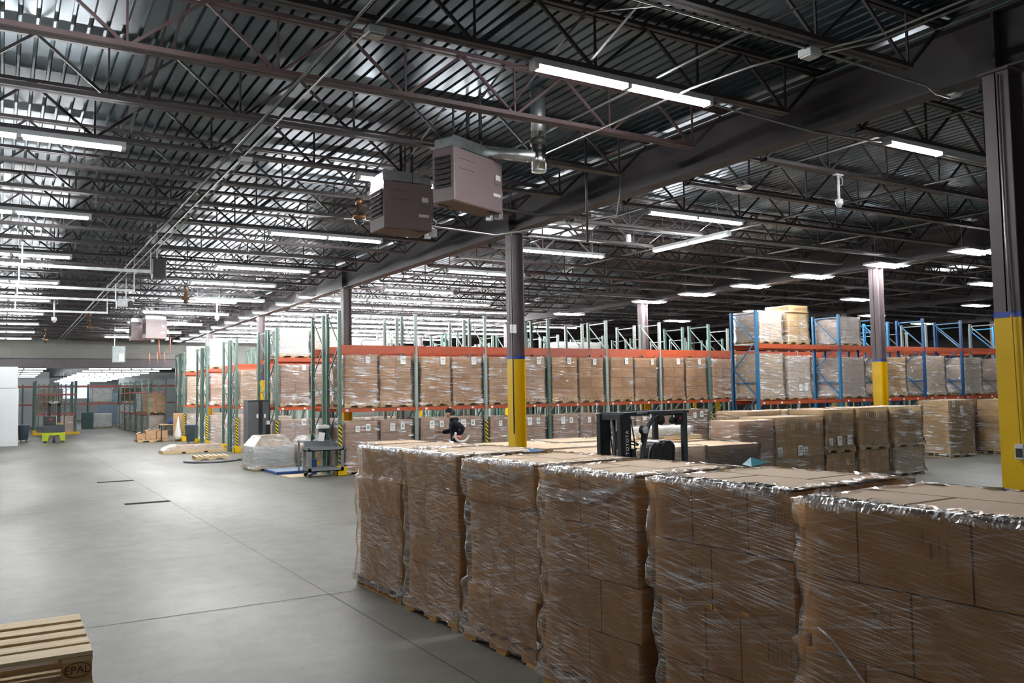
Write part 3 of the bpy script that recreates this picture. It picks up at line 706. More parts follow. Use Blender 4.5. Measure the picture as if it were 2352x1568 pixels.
def load(x, y, z, w, d, h, label, rz=0, layers=4, cols=2, card='card', film='film', pal='wood', papers=((.25, .84, False),), name='wrapped_pallet_load', group=None, drows=1, patt=None, bulge=0):
    NL[0] += 1; rd = random.Random(NL[0]*13+1)
    t = thing(name, label, 'pallet load', (x, y, z), rz, group)
    ph = .125 if pal else 0
    if pal: inst('wooden_pallet', PM[pal], t, (0, 0, 0), ((w+.04), (d+.02), 1))
    lh = (h-ph)/layers
    for L in range(layers):
        c = cols if patt is None else patt[L % len(patt)]
        if isinstance(c, int): c = [1/c]*c
        ox, oy = rd.uniform(-.012, .012), rd.uniform(-.012, .012)
        xx = -w/2
        for f in c:
            cw = w*f
            for q in range(drows):
                cdp = d/drows
                inst('carton', CM[card], t, (xx+cw/2+ox, -d/2+cdp*(q+.5)+oy, ph+lh*L), (cw-.008, cdp-.006, lh-.006))
            xx += cw
    if z < 1.3 and film and card not in ('inner',): inst('lit_top_sheet', TOPM, t, (0, 0, h+.001), (w-.02, d-.02, 1))
    if film:
        f = inst('stretch_wrap', WM[(film, NL[0] % 3)], t, (0, 0, .05 if pal else 0), (w+.035, d+.035, h-.035 if pal else h+.01))
    for (u, v, te) in papers: paper(t, -w/2+u*w, -d/2-.03, v*h, .9+rd.uniform(-.1, .2), 0, te, rd.uniform(-.06, .06))
    return t
# ---- the near row of six tall wrapped loads
def near_load(k, xf, y0, y1, rot, label, patt, zt=1.53, depth=1.0, seed=0):
    """xf: front face X at its near end; the wide front looks toward -X, spans y0..y1"""
    w = y1-y0; cx = xf+depth/2; cy = (y0+y1)/2; rd = random.Random(seed)
    t = thing('wrapped_pallet_load', label, 'pallet load', (cx, cy, 0), rot)
    # local axes: Y along the row, X into the row
    p = inst('wooden_pallet', PM['woodor'], t, (0, 0, 0), (depth+.06, w+.06, 1)); p.rotation_euler = (0, 0, 0)
    if k >= 1:
        p.rotation_euler = (0, 0, pi/2); p.scale = (w+.04, depth+.08, 1)
    lh = (zt-.13)/len(patt); prof = []
    for L, row in enumerate(patt):
        ox, oy = rd.uniform(-.018, .018), rd.uniform(-.03, .03); z = .13+lh*L; prof.append((z-.02, z+lh+.02, ox, oy))
        yy = w/2
        for f in row:
            cw = w*f
            c = inst('carton', CM['cardnear'], t, (ox-depth/4, yy-cw/2+oy, z), (depth/2-.006, cw-.010, lh-.008)); yy -= cw
            # dark printed lettering bands on the carton faces
            if rd.random() < .5:
                m = MB(); z1 = .62; 
                for q in range(rd.randint(3, 6)): m.box(-.502, -.32+q*.07, z1-rd.uniform(0, .25), -.501, -.305+q*.07+rd.uniform(0, .015), z1+rd.uniform(.03, .2))
                b = m.build('print_mark', 'printfaint', c)
        yy = w/2
        for f in ((.5, .5) if L == len(patt)-1 else (1,)):
            cw = w*f; c = inst('carton', CM['cardnear'], t, (ox+depth/4, yy-cw/2+oy, z), (depth/2-.006, cw-.008, lh-.008)); yy -= cw
    # tape seams and flap lines on the top
    m = MB(); zt2 = zt+.001
    for (a, b, c, e) in ((-depth/2+.03, .12*w, depth*.1, .135*w), (-depth*.1, -.22*w, depth/2-.04, -.205*w), (-.006, -w/2+.04, .006, w/2-.04)):
        m.box(a, b, zt2-.003, c, e, zt2)
    m.build('flap_gap', 'flapline', t)
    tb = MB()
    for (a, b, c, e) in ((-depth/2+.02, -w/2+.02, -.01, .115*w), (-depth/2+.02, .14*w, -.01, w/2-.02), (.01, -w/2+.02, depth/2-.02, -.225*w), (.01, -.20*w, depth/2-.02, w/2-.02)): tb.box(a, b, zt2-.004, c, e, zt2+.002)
    tb.build('top_flap', 'cardtoplit', t)
    sm = shell_mesh(depth+.05, w+.05, zt-.06, 44, 120, .0045, seed, True, prof, mat='filmnear', top=True)
    # heavier relief on the near skins
    inst('stretch_wrap', sm, t, (0, 0, .06))
    # crumpled film folded over the top rim
    m = MB(); n = 150; cl = [rd.random() for _ in range(9)]; nr = 5
    def bunch(u): return .12+.70*abs(sin(u*7.3+seed))*abs(sin(u*2.1+seed*1.7))
    for q in range(n):
        u = q/(n-1); bu = bunch(u)
        offs = [(-.030, -.055*bu-.02*rd.random()), (-.030, -.012), (-.018+.01*rd.random(), .006+.018*bu*rd.random()), (.02+.02*rd.random(), .004+.022*bu*rd.random()), (.035+.075*bu*rd.uniform(.5, 1), .003+.012*rd.random())]
        for (ax, az) in offs: m.v.append((-depth/2+ax+rd.uniform(-.004, .004), w/2-u*w+rd.uniform(-.004, .004), zt+az))
    for q in range(n-1):
        for r_ in range(nr-1): m.f.append((q*nr+r_, q*nr+r_+1, (q+1)*nr+r_+1, (q+1)*nr+r_))
    m.build('bunched_film', 'filmwhite', t)
    # loose tufts standing up at the far corner of the rim
    m = MB()
    for q in range(26):
        c0 = Vector((-depth/2+.02+rd.random()*.16, w/2-.02-rd.random()*.10, zt+.004)); m.add([c0, c0+Vector((rd.uniform(.02, .07), rd.uniform(-.03, .03), .0)), c0+Vector((rd.uniform(.0, .06), rd.uniform(-.03, .03), rd.uniform(.01, .05)))], [(0, 1, 2)])
    m.build('film_tuft', 'filmwhite', t)
    m = MB()
    for sy in (-1, 1):
        for q in range(18):
            c0 = Vector((-depth/2-.03+rd.uniform(-.03, .05), sy*(w/2+.02)+rd.uniform(-.05, .04), .03+rd.uniform(0, .14)))
            m.add([c0, c0+Vector((rd.uniform(-.04, .04), rd.uniform(-.05, .05), rd.uniform(.01, .06))), c0+Vector((rd.uniform(-.05, .05), rd.uniform(-.04, .04), rd.uniform(-.03, .05)))], [(0, 1, 2)])
    m.build('film_tail', 'filmwhite', t)
    # diagonal twisted rope of film over the front
    m = MB(); r = []
    for q in range(14):
        u = q/13; r.append((-depth/2-.03-.006*sin(q), w*(.42-.8*u), zt*(.62-.52*u)+.02*sin(q*1.3)))
    if k == 5: m.tube(r, .008, 5); m.build('film_rope', 'filmwhite', t, True)
    if k in (2, 3):
        # film torn loose and sagging across the upper cartons
        m = MB(); n = 26
        for q in range(n+1):
            u = q/n; yy = w/2-u*(w+.02); sg = .05*sin(pi*u)
            za = zt-.02-(.10 if k == 3 else .02)*(1-u)-sg; zb = za-.09*(1-u)**.6-.02-(.006*sin(q*1.1)+.012*sin(q*.37+2))
            m.v += [(-depth/2-.034-.006*sin(q*.9), yy, za), (-depth/2-.040+.005*sin(q*1.6), yy, (za+zb)/2), (-depth/2-.034, yy, zb)]
        for q in range(n):
            for e in (0, 1): m.f.append((3*q+e, 3*q+e+1, 3*q+4+e, 3*q+3+e))
        m.build('film_sag', 'filmheavy', t, True)
    return t
MT['printfaint'] = simple('faint_grey_print', (.30, .19, .11), .7)
MT['flapline'] = simple('flap_shadow_gap', (.22, .10, .045), .8)
P4 = [[.5, .5], [.3, .3, .4], [.5, .5], [.3, .3, .4], ]
near = [
 (3.40, 7.90, 8.95, 'tall film-wrapped carton load at the far end of the near row', [[.6, .4], [.5, .5], [.4, .6], [.5, .5]]),
 (3.42, 6.72, 7.68, 'film-wrapped carton load on an orange pallet, next to the far end of the near row', [[.35, .65], [1.0], [.35, .65], [.4, .6]]),
 (3.44, 5.50, 6.50, 'wrapped load of split-width cartons, third from the far end of the near row', [[.35, .3, .35], [.35, .3, .35], [.45, .55], [.35, .3, .35]]),
 (3.40, 4.26, 5.22, 'wrapped load with torn film sagging from its top, fourth in the near row', [[.5, .5], [.6, .4], [.5, .5], [.42, .30, .28]]),
 (3.42, 3.03, 4.04, 'wrapped load with a brown folded top, second from the close end of the near row', [[.3, .3, .4], [.35, .25, .4], [.45, .55], [.3, .4, .3]]),
 (3.30, 1.55, 2.84, 'broad wrapped load with a twisted film rope, closest of the near row', [[.3, .35, .35], [.25, .3, .45], [.4, .6], [.22, .4, .38]]),
]
for k, (xf, y0, y1, lb, pt_) in enumerate(near):
    near_load(k, xf, y0, y1, radians((2, 3, 3, 4, 3, 2)[k]), lb, pt_, (1.50, 1.51, 1.50, 1.51, 1.53, 1.53)[k], 1.0, 11+k)
# bright sheets lying on the near loads
tag(MB().add([(0, 0, 0), (.16, .02, .004), (.13, .13, .01), (.02, .10, .03)], [(0, 1, 2, 3), (3, 2, 1, 0)]).build('plastic_sheet', 'bluefilm', None, loc=(3.95, 6.3, 1.535)), 'small blue plastic sheet lying on the third load of the near row', 'plastic sheet')
tag(MB().add([(0, 0, 0), (.15, .0, .02), (.10, .10, .05), (.0, .08, .01)], [(0, 1, 2, 3), (3, 2, 1, 0)]).build('plastic_sheet', 'tealfilm', None, loc=(4.15, 3.95, 1.55)), 'teal plastic sheet on the far edge of a near load', 'plastic sheet')

# ---- pallet stack at the lower left, block pallets with stamped corner block
def euro_pallet(x, y, z, label, group=None, txt=False):
    t = thing('wooden_pallet', label, 'pallet', (x, y, z), 0, group)
    for k in range(5):
        yy = (0, .175, .345, .515, .685)[k]; MB().box(-1.2, yy, .122, 0, yy+(.14 if k in (0, 4) else .115), .142).build('deck_board', 'woodpale', t, bevel=.003)
    for yy in (0, .33, .68): MB().box(-1.2, yy, .0, 0, yy+.12, .020).build('bottom_board', 'wood', t)
    for xx in (-1.2, -.66, -.13): MB().box(xx, 0, .100, xx+.13, .8, .121).build('runner_board', 'wood', t)
    for xx in (-1.2, -.66, -.13):
        for yy in (0, .34, .68): MB().box(xx+.002, yy+.002, .02, xx+.128, yy+.118, .10).build('corner_block', 'woodor', t)
    if txt:
        text('EPAL', .05, (-.066, -.0005, .06), (pi/2, 0, 0), 'hairline', t, 'stamp_lettering', .0005)
        m = MB(); pts = [(-.065+.058*cos(a*pi/12), -.001, .06+.034*sin(a*pi/12)) for a in range(25)]; m.tube(pts, .0016, 4, False); m.build('stamp_oval', 'hairline', t)
    return t
MT['hairline'] = simple('burnt_stamp', (.09, .04, .02), .8)
for k in range(6):
    euro_pallet(.40-(k % 2)*.004, 4.62, .142*k-.0+.0, ('pale pine block pallet on top of the stack at the lower corner' if k == 5 else f'pine block pallet, {ORD[k]} from the floor in the corner stack'), 'stacked block pallets', k == 5)

# ================================================================ RACKS
def post_mesh(h, mat):
    m = MB(); w = .088
    m.box(-w/2, -.03, 0, w/2, -.026, h); m.box(-w/2, -.03, 0, -w/2+.004, .035, h); m.box(w/2-.004, -.03, 0, w/2, .035, h)
    m.box(-.06, -.05, 0, .06, .05, .01); return m.mesh('upright_post', mat)
def brace_mesh(h, d, mat, n=5):
    m = MB(); z = .25; st = (h-.35)/n
    m.bar((0, .03, .15), (0, d-.03, .15), .03, .03); m.bar((0, .03, h-.08), (0, d-.03, h-.08), .03, .03)
    for k in range(n):
        a, b = (.03, d-.03) if k % 2 == 0 else (d-.03, .03); m.bar((0, a, z+st*k), (0, b, z+st*(k+1)), .028, .028)
    m.bar((0, .03, h*.52), (0, d-.03, h*.52), .028, .028)
    return m.mesh('frame_brace', mat)
RM = {}
for k, c, bm in (('green', 'postgreen', 'bracegreen'), ('pale', 'postpale', 'bracegalv'), ('blue', 'postblue', 'braceblue'), ('dkblue', 'postdkblue', 'braceblue')):
    RM[k] = (post_mesh(4.26, c), brace_mesh(4.26, .94, bm))
DR = .94
def beam_mesh(L, h, mat):
    m = MB(); m.prism([(0, 0), (.045, 0), (.045, h), (.02, h), (.02, h-.03), (0, h-.03)], 'x', .04, L-.04); m.box(.035, -.004, -.03, .05, .0, h+.03); m.box(L-.05, -.004, -.03, L-.035, 0, h+.03)
    return m.mesh('load_beam', mat)
tg = MB(); [tg.box(x, -.003, .02, x+.07, -.001, .07) for x in (.35,)]; TAG = tg.mesh('location_tag', 'paper')
BMESH = {}
def rack(name_label, x0, y0, n, pitch, colors, levels, h_=.09, xs=None, guards=(), tags=True, yback=None, deck=(), group=None):
    t = thing('pallet_rack', name_label, 'rack', (x0, y0, 0), 0, group)
    XS = xs or [k*pitch for k in range(n+1)]
    for k in range(n+1):
        pm, bm = RM[colors[k % len(colors)]]
        inst('upright_post', pm, t, (XS[k], 0, 0)); p = inst('upright_post', pm, t, (XS[k], DR, 0)); p.rotation_euler = (0, 0, pi)
        inst('frame_brace', bm, t, (XS[k], 0, 0))
        if k in guards:
            g = MB(); g.box(-.045, -.045, .02, .045, -.033, 1.30); g.build('post_guard', 'hazard', t, loc=(XS[k], 0, 0))
    for (z, hh, mat) in levels:
        for k in range(n):
            pL = round(XS[k+1]-XS[k], 3); key = (pL, hh, mat)
            if key not in BMESH: BMESH[key] = beam_mesh(pL, hh, mat)
            b = inst('load_beam', BMESH[key], t, (XS[k], -.035, z-hh))
            if tags and z < 2:
                for q in range(3): inst('location_tag', TAG, b, (-.2+q*.72+(.1 if k % 2 else 0), -.001, .0))
            inst('load_beam', BMESH[key], t, (XS[k], DR-.01, z-hh))
    for (z, k) in deck:
        m = MB()
        pitch = XS[k+1]-XS[k]
        for q in range(int(pitch/.055)): m.box(q*.055+.03, .01, z-.006, q*.055+.034, DR-.01, z)
        for q in range(5): m.box(.03, .05+q*.21, z-.012, pitch-.03, .056+q*.21, z-.006)
        m.build('wire_deck', 'galv', t, loc=(XS[k], 0, 0))
    return t
RM['low'] = (post_mesh(3.25, 'postgreen'), brace_mesh(3.25, .94, 'bracegreen', 4))
RP = 2.168; RX = 7.53
LV = [(1.71, .09, 'orange'), (3.37, .20, 'orange')]
rack('long orange-beamed rack directly behind the walking person', RX, 21.3, 11, RP, ['green', 'pale', 'pale'], LV, guards=(0, 2, 6), deck=[(1.715, k) for k in range(7)])
rack('orange-beamed rack back to back behind the nearest long rack', RX, 21.3+DR+.33, 11, RP, ['green', 'pale', 'pale'], LV, tags=False)
FY = [21.3, 27.2, 32.6, 37.9, 43.3]
for r_ in range(1, 5):
    for b_ in range(2):
        n = (9, 8, 8, 8)[r_-1]
        rack(f'green rack of the {ORD[r_]} double row from the camera, {"near" if b_ == 0 else "rear"} half', RX, FY[r_]+b_*(DR+.33), n, RP, ['green', 'green', 'pale'], [(1.71, .09, 'orange'), (3.30, .13, 'orange')], guards=(0,) if b_ == 0 else (), tags=(b_ == 0 and r_ < 3))
BXP = 2.09; BX0 = 18.22
BXS = [0, 3.52, 5.6, 7.71, 9.82, 11.95, 14.1]
rb = rack('blue and green rack with orange beams behind the stacked golden cartons', BX0, 17.0, 6, BXP, ['blue', 'blue', 'dkblue', 'dkblue', 'dkblue', 'pale', 'pale'], [(1.70, .10, 'orange'), (3.32, .13, 'orange')], deck=[(3.325, 0), (3.325, 1), (3.325, 2)], xs=BXS)
rack('blue rack standing back to back behind the first blue rack', BX0+5.6, 17.0+DR+.35, 4, 2.12, ['dkblue', 'blue', 'pale'], [(1.70, .10, 'orange'), (3.32, .13, 'orange')], tags=False)
# yellow floor guards at the row ends
for r_, y in enumerate(FY):
    for b_ in range(2):
        yy = y-.12+b_*2.15
        t = thing('floor_guard', f'yellow end-of-aisle guard at the {"front" if b_ == 0 else "rear"} corner of the {ORD[r_]} rack row', 'guard', (RX-.12, yy, 0))
        MB().prism([(0, 0), (.26, 0), (.26, .22), (.12, .26), (0, .26)], 'y', 0, .02).build('upright_plate', 'yellow', t)
        MB().box(0, 0, 0, .02, .28, .16).build('side_plate', 'yellow', t)
        MB().box(0, 0, 0, .26, .28, .012).build('base_plate', 'yellow', t)

# ---- loads on the nearest rack
cardc = ['card', 'card', 'cardpink', 'card', 'cardpale', 'card']
for lev, (z, hh) in enumerate(((1.725, 1.38), (0.0, 1.38))):
    for b_ in range(6):
        for s in range(2):
            i = b_*2+s
            x = RX+b_*RP+.60+s*.98; rd = random.Random(i*7+lev)
            if lev == 0 and i >= 12: continue
            load(x, 21.3+.47, z, .90, .92, hh+rd.uniform(-.02, .02), f'film-wrapped carton load {ORD[i]} from the aisle {"on the first shelf" if lev == 0 else "on the floor"} of the nearest long rack', rd.uniform(-.02, .02), 4,
                 2, ('card' if lev == 0 else 'cardpink'), ('filmclear' if (i > 5 and lev == 0) else 'film'), 'wood', ((rd.uniform(.6, .8), .84, False),) if lev == 0 else ((.35, .80, False), (.68, .82, True)),
                 patt=None if i % 3 else [[1.0], [.5, .5], [1.0], [1.0]])
for i in range(6, 11):
    for s in range(2):
        k = (i-6)*2+s
        load(RX+i*RP+.6+s*.98, 21.3+.47, 1.725, .90, .92, 1.36, f'wrapped carton load {ORD[k]} beyond the blue frame on the nearest long rack', 0, 4, 2, 'card', 'film', 'wood', ())
# pallets laid on the lower supports between levels (flat white bundles)
for i in range(5):
    continue
    t = thing('flat_bundle', f'low white-wrapped bundle lying just under the lower beam, {ORD[i]} from the aisle', 'bundle', (RX+.7+i*1.9, 22.75, 1.42))
    MB().box(-.55, -.4, .10, .55, .4, .20).build('sack_layer', 'inner', t, bevel=.03); inst('wooden_pallet', PM['wood'], t, (0, 0, -.02), (1.1, .8, 1))
    inst('stretch_wrap', WM[('filmheavy', i % 3)], t, (0, 0, .08), (1.12, .82, .16))
# end bays of the rows behind
for r_ in range(1, 5):
    y = FY[r_]+.47
    for b_ in range(2 if r_ == 1 else 1):
        for s in range(2):
            for lev, z in enumerate((0.0, 1.725)):
                load(RX+b_*RP+.6+s*.98, y, z, .92, .92, 1.36 if lev else 1.30, f'wrapped load, {ORD[b_*2+s]} from the aisle, {"upper shelf" if lev else "floor"} of {ORD[r_]} rack row', 0, 6 if lev else 5, 2 if (s+r_) % 2 else 1, 'cardpink' if r_ % 2 else 'cardpale', 'film' if lev else 'filmheavy', 'wood', ((.8, .86, False),) if s == 0 else ())
for r_, z, hgt, c in ((1, 3.31, .95, 'inner'), (1, 3.31, .80, 'inner'), (3, 3.31, 1.4, 'inner'), (4, 3.31, 1.4, 'cardpale')):
    pass
load(8.1, FY[1]+.47, 3.31, .95, .92, .95, 'bulging white sack load on the top shelf beside the aisle', 0, 4, 1, 'inner', 'filmheavy', 'wood', ())
load(9.15, FY[1]+.47, 3.31, .95, .92, .92, 'white and tan wrapped load on the top shelf, second from the aisle', 0, 4, 1, 'cardpale', 'filmheavy', 'wood', ())
load(10.32, FY[1]+1.5+.05, 3.31, .95, .92, .72, 'low white sack load showing over the upper orange beam', 0, 3, 1, 'inner', 'filmheavy', 'wood', ())
load(11.3, FY[1]+1.55, 3.31, .98, .92, .66, 'low tan and white bundle showing over the upper orange beam', 0, 3, 1, 'cardpale', 'filmheavy', 'wood', ())
load(8.1, FY[3]+.47, 3.31, .95, .92, 1.25, 'pale wrapped load on the top shelf of a farther row', 0, 4, 1, 'inner', 'filmheavy', 'wood', ())
load(8.1, FY[4]+.47, 3.31, .95, .92, 1.25, 'pale wrapped load on the top shelf of the farthest row', 0, 4, 1, 'inner', 'filmheavy', 'wood', ())
for k, x in enumerate((18.9, 20.0)):
    load(x, FY[1]+.5, 3.31, .92, .92, .68, f'low white wrapped load seen over the orange beam, {ORD[k]} left of the blue frames', 0, 2, 1, 'inner', 'filmheavy', 'wood', ())
# ---- loads on the blue rack
bl = [(18.82, .93, .92, 'cardpale', 'filmheavy', 'grey-filmed carton load inside the first blue frame'), (19.95, .88, .92, 'cardgold', 'film', 'tan load right after the first blue frame, crowned by a loose carton'), (22.29, .88, .86, 'cardpink', 'filmheavy', 'wrapped load after the second blue frame, top shelf')]
for (x, w_, h, c, f, lb) in bl:
    load(x, 17.47, 3.33, w_, .92, h+.0, lb, 0, 2, 2, c, f, 'wood', ())
t = thing('carton', 'single loose tan carton crowning the highest load on the blue rack', 'carton', (19.9, 17.35, 4.25)); inst('body', CM['cardgold'], t, (0, 0, 0), (.80, .85, .20)); inst('film', WM[('filmclear', 0)], t, (0, 0, 0), (.82, .87, .205))
LX = [18.8, 19.95, 22.35, 24.42, 26.53, 28.64, 30.77]
for i in range(7):
    rd = random.Random(i+70); x = LX[i]
    load(x, 17.47, 1.72, .95 if i < 2 else 1.05, .92, 1.28+rd.uniform(-.05, .05), f'shiny film-wrapped carton load {ORD[i]} along the lower beam of the blue rack', rd.uniform(-.03, .03), 5, 2 if i % 3 else 1, ('cardgold', 'cardpale', 'cardpink', 'cardgold')[i % 4], 'film' if i == 3 else 'filmheavy', 'wood', ((.5, .2, False), (.75, .2, False)) if i == 1 else ())
for i in range(4):
    load(BX0+(i//2)*BXP+.57+(i % 2)*.97, 17.5, 0, .90, .92, 1.36, f'wrapped floor-level load {ORD[i]} under the blue rack', 0, 4, 2, 'card', 'film', 'wood', ((.5, .85, False),))
# ---- stacked golden cartons in front of the blue rack (two tiers)
def uload(x0, wd, z, h, lb, layers, cols, film='film', pal='woodpale', papers=(), card='cardgold', yf=12.4, dp=.95):
    return load(x0+wd/2, yf+dp/2, z, wd, dp, h, lb, 0, layers, cols, card, film, pal, papers)
uload(12.58, .98, 0, 1.40, 'film-wrapped tan load at the left end of the golden carton stacks', 4, 2, card='cardpink', pal='wood', yf=12.27, dp=.8)
uload(13.68, 1.55, 0, .60, 'wide lower tier of golden cartons under the broad streaked load', 1, 4)
uload(13.68, 1.55, .60, .84, 'broad upper tier of golden cartons in heavily streaked film', 1, 4, film='filmclear', pal=None, papers=((.1, .04, False), (.5, .04, False), (.6, .04, False)))
uload(15.28, .97, 0, .62, 'lower tier golden load, first right of the broad streaked load', 1, 2, 'filmclear')
uload(15.28, .97, .62, .94, 'upper tier golden load with three small labels along its base', 1, 2, 'filmclear', papers=((.15, .18, False), (.45, .18, False), (.78, .18, False)))
uload(16.45, 1.0, 0, .64, 'lower tier golden load under the clean-edged pale pallet', 1, 3, 'filmclear')
uload(16.45, 1.0, .64, .94, 'upper tier golden load on a clean pale pallet before the yellow column', 1, 2, 'filmclear')
uload(17.70, 1.0, 0, .64, 'lower tier filmed load at the right end of the golden stacks', 2, 2, 'filmheavy')
uload(17.70, 1.0, .64, .94, 'upper tier filmed load with a trailing film sail, right end of the stacks', 3, 2, 'film')
for k, x in enumerate((14.1, 15.3, 16.5)):
    uload(x, 1.05, 0, 1.54, f'tall golden load in the second row of the stacks, {ORD[k]} of three', 2, 2, 'film', yf=13.5)
# printed U-shaped cup marks on the golden cartons
def umark(s, z, zoff=-.03, lb=None, par=None):
    m = MB(); r = .032; pts = [(-r, 0, .09), (-r, 0, .0)]+[(-r*cos(a), 0, -r*sin(a)) for a in (.5, 1.0, 1.57, 2.1, 2.6)]+[(r, 0, 0), (r, 0, .09)]
    m.tube(pts, .005, 5); return m
byname = {o['label']: o for o in COL.objects if o.get('label')}
for lbl, xs, z in (('broad upper tier of golden cartons in heavily streaked film', (-.55, -.2, .2, .58), .62), ('upper tier golden load with three small labels along its base', (-.32, .10), .74), ('upper tier golden load on a clean pale pallet before the yellow column', (-.25, .1, .33), .74), ('lower tier golden load, first right of the broad streaked load', (-.25, .2), .38), ('lower tier golden load under the clean-edged pale pallet', (-.3, .05), .38)):
    o = byname[lbl]
    for x in xs:
        q = umark(0, 0).build('printed_cup_mark', 'paper', o, True, loc=(x, -.498, z))
# far right floor loads
load(23.75, 15.0, 0, 1.05, 1.0, 1.62, 'five-layer tan load with two small labels, standing alone on the open floor at right', radians(-4), 5, 2, 'cardgold', 'film', 'woodpale', ((.18, .88, True), (.52, .78, False)))
load(25.1, 15.6, 0, 1.0, 1.0, 1.62, 'dark filmed load behind the five-layer tan load', radians(-4), 4, 2, 'card', 'filmdark', 'woodpale', ())
load(25.6, 14.3, 0, 1.05, 1.0, 1.62, 'wrapped tan load partly behind the nearest yellow column', radians(-4), 5, 2, 'cardgold', 'film', 'woodpale', ())
load(26.9, 14.2, 0, 1.05, 1.0, 1.62, 'wrapped tan load hidden behind the nearest yellow column', radians(-4), 5, 2, 'cardgold', 'film', 'woodpale', ())
# low flat loads between the near row and the rack
for i in range(3):
    for j in range(3):
        x = 9.13+i*1.38; y = 12.35+j*1.42
        if i == 0 and j == 1: y += .0; x -= .0
        lb = f'low wide pale-topped load behind the forklift, {ORD[i]} across and {ORD[j]} back'
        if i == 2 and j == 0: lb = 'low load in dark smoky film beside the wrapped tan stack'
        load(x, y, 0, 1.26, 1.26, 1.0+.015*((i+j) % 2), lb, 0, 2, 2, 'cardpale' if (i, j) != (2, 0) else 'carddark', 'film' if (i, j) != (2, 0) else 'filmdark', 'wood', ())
t = thing('wrapped_bundle', 'white-wrapped bundle on a plank tray resting on the low loads', 'bundle', (12.0, 13.9, 1.03)); MB().box(-.55, -.4, .08, .45, .4, .26).build('sack_layer', 'inner', t, bevel=.05); MB().box(-.35, -.45, 0, .7, .45, .08).build('plank_tray', 'woodpale', t); inst('stretch_wrap', WM[('filmheavy', 1)], t, (-.05, 0, .06), (1.04, .84, .22))
load(8.05, 18.9, 0, 1.3, 1.1, .93, 'low white-topped load in the cross aisle near the person', 0, 2, 2, 'cardpale', 'filmheavy', 'wood', ())

# ---- left cluster on the floor
def lumpy_top(t, w, d, z0_, h, w2):
    m = MB()
    m.add([(-w/2, -d/2, z0_), (w/2, -d/2, z0_), (w/2, d/2, z0_), (-w/2, d/2, z0_), (-w2/2, -d*.38, z0_+h), (w2/2, -d*.38, z0_+h), (w2/2, d*.38, z0_+h), (-w2/2, d*.38, z0_+h)], [(0, 1, 5, 4), (1, 2, 6, 5), (2, 3, 7, 6), (3, 0, 4, 7), (4, 5, 6, 7)])
    m.build('film_tent', 'filmheavy', t)
t = load(6.62, 24.75, 0, 1.15, 1.25, .66, 'film-tented pallet with a raised carton on top and lime sticker', 0, 1, 1, 'inner', 'filmheavy', 'woodpale', ())
inst('carton', CM['cardpale'], t, (.05, 0, .66), (.66, .6, .30)); lumpy_top(t, 1.15, 1.25, .66, .30, .66); MB().box(-.59, -.15, .35, -.585, .0, .55).build('lime_sticker', 'lime', t)
t = load(7.95, 24.6, 0, 1.10, 1.2, .66, 'film-tented pallet with flat white top, nearer the tall frames', 0, 2, 1, 'cardpink', 'filmheavy', 'woodpale', ())
inst('carton', CM['inner'], t, (.0, 0, .66), (.62, .6, .26)); lumpy_top(t, 1.1, 1.2, .66, .26, .8)
# floor scale
t = thing('floor_scale', 'blue low floor scale with a grey-blue plate beside the grey bench', 'scale', (6.25, 22.6, 0)); MB().box(0, 0, 0, 1.15, 1.25, .07).build('frame', 'blue', t, bevel=.01); MB().box(.02, .02, .07, 1.13, 1.23, .078).build('plate', 'bluegrey', t)
tag(MB().box(6.3, 21.55, 0, 7.3, 22.4, .006).build('floor_mat', 'woodpale'), 'thin tan mat lying before the blue scale', 'mat')
# grey bench with printer, cart in front
t = thing('work_bench', 'grey steel bench with a backboard carrying tape and papers', 'bench', (6.82, 22.05, 0))
MB().box(0, 0, .84, .95, .62, .88).build('bench_top', 'grey', t); MB().box(0, 0, .70, .95, .03, .84).build('front_apron', 'grey', t)
for (x, y) in ((.02, .02), (.9, .02), (.02, .57), (.9, .57)): MB().box(x, y, 0, x+.035, y+.035, .84).build('leg', 'grey', t)
MB().box(.48, .3, .88, .95, .33, 1.18).build('backboard', 'grey', t); MB().box(.05, .04, .16, .9, .06, .2).build('stretcher', 'grey', t)
t = thing('label_printer', 'small white label printer on top of the grey bench', 'printer', (7.45, 22.3, 1.18)); MB().box(-.2, -.1, 0, .12, .1, .10).build('body', 'white', t, bevel=.02); MB().lathe([(.07, -.03), (.075, 0), (.07, .03)], (.16, -.02, .06), 16, 'y').build('tape_roll', 'darkgrey', t); 
t = thing('bottle', 'green bottle with orange cap on the grey bench', 'bottle', (7.06, 22.15, .88)); MB().lathe([(.03, 0), (.032, .15), (.02, .18)], n=12).build('body', 'green', t, True); MB().lathe([(.02, .18), (.02, .21)], n=12).build('cap', 'copper', t)
tag(MB().add([(7.18, 22.02, .87), (7.33, 21.98, .86), (7.38, 22.02, 1.08), (7.22, 22.06, 1.10)], [(0, 1, 2, 3), (3, 2, 1, 0)]).build('paper_sheet', 'paper'), 'white sheet hanging from the front of the grey bench', 'paper')
tag(MB().box(7.42, 22.28, .92, 7.56, 22.35, 1.12).build('tape_holder', 'black'), 'black holder standing against the bench backboard', 'holder')
t = thing('utility_cart', 'grey two-shelf service cart on black casters before the rack end', 'cart', (6.66, 21.15, 0))
for z in (.14, .66):
    MB().box(0, 0, z, .92, .5, z+.02).build('tray', 'grey', t); r = MB(); r.box(0, 0, z, .92, .02, z+.09); r.box(0, .48, z, .92, .5, z+.09); r.box(0, 0, z, .02, .5, z+.09); r.box(.90, 0, z, .92, .5, z+.09); r.build('tray_rim', 'grey', t)
for (x, y) in ((0, 0), (.85, 0), (0, .45), (.85, .45)): MB().box(x, y, .14, x+.07, y+.05, .70).build('corner_post', 'grey', t)
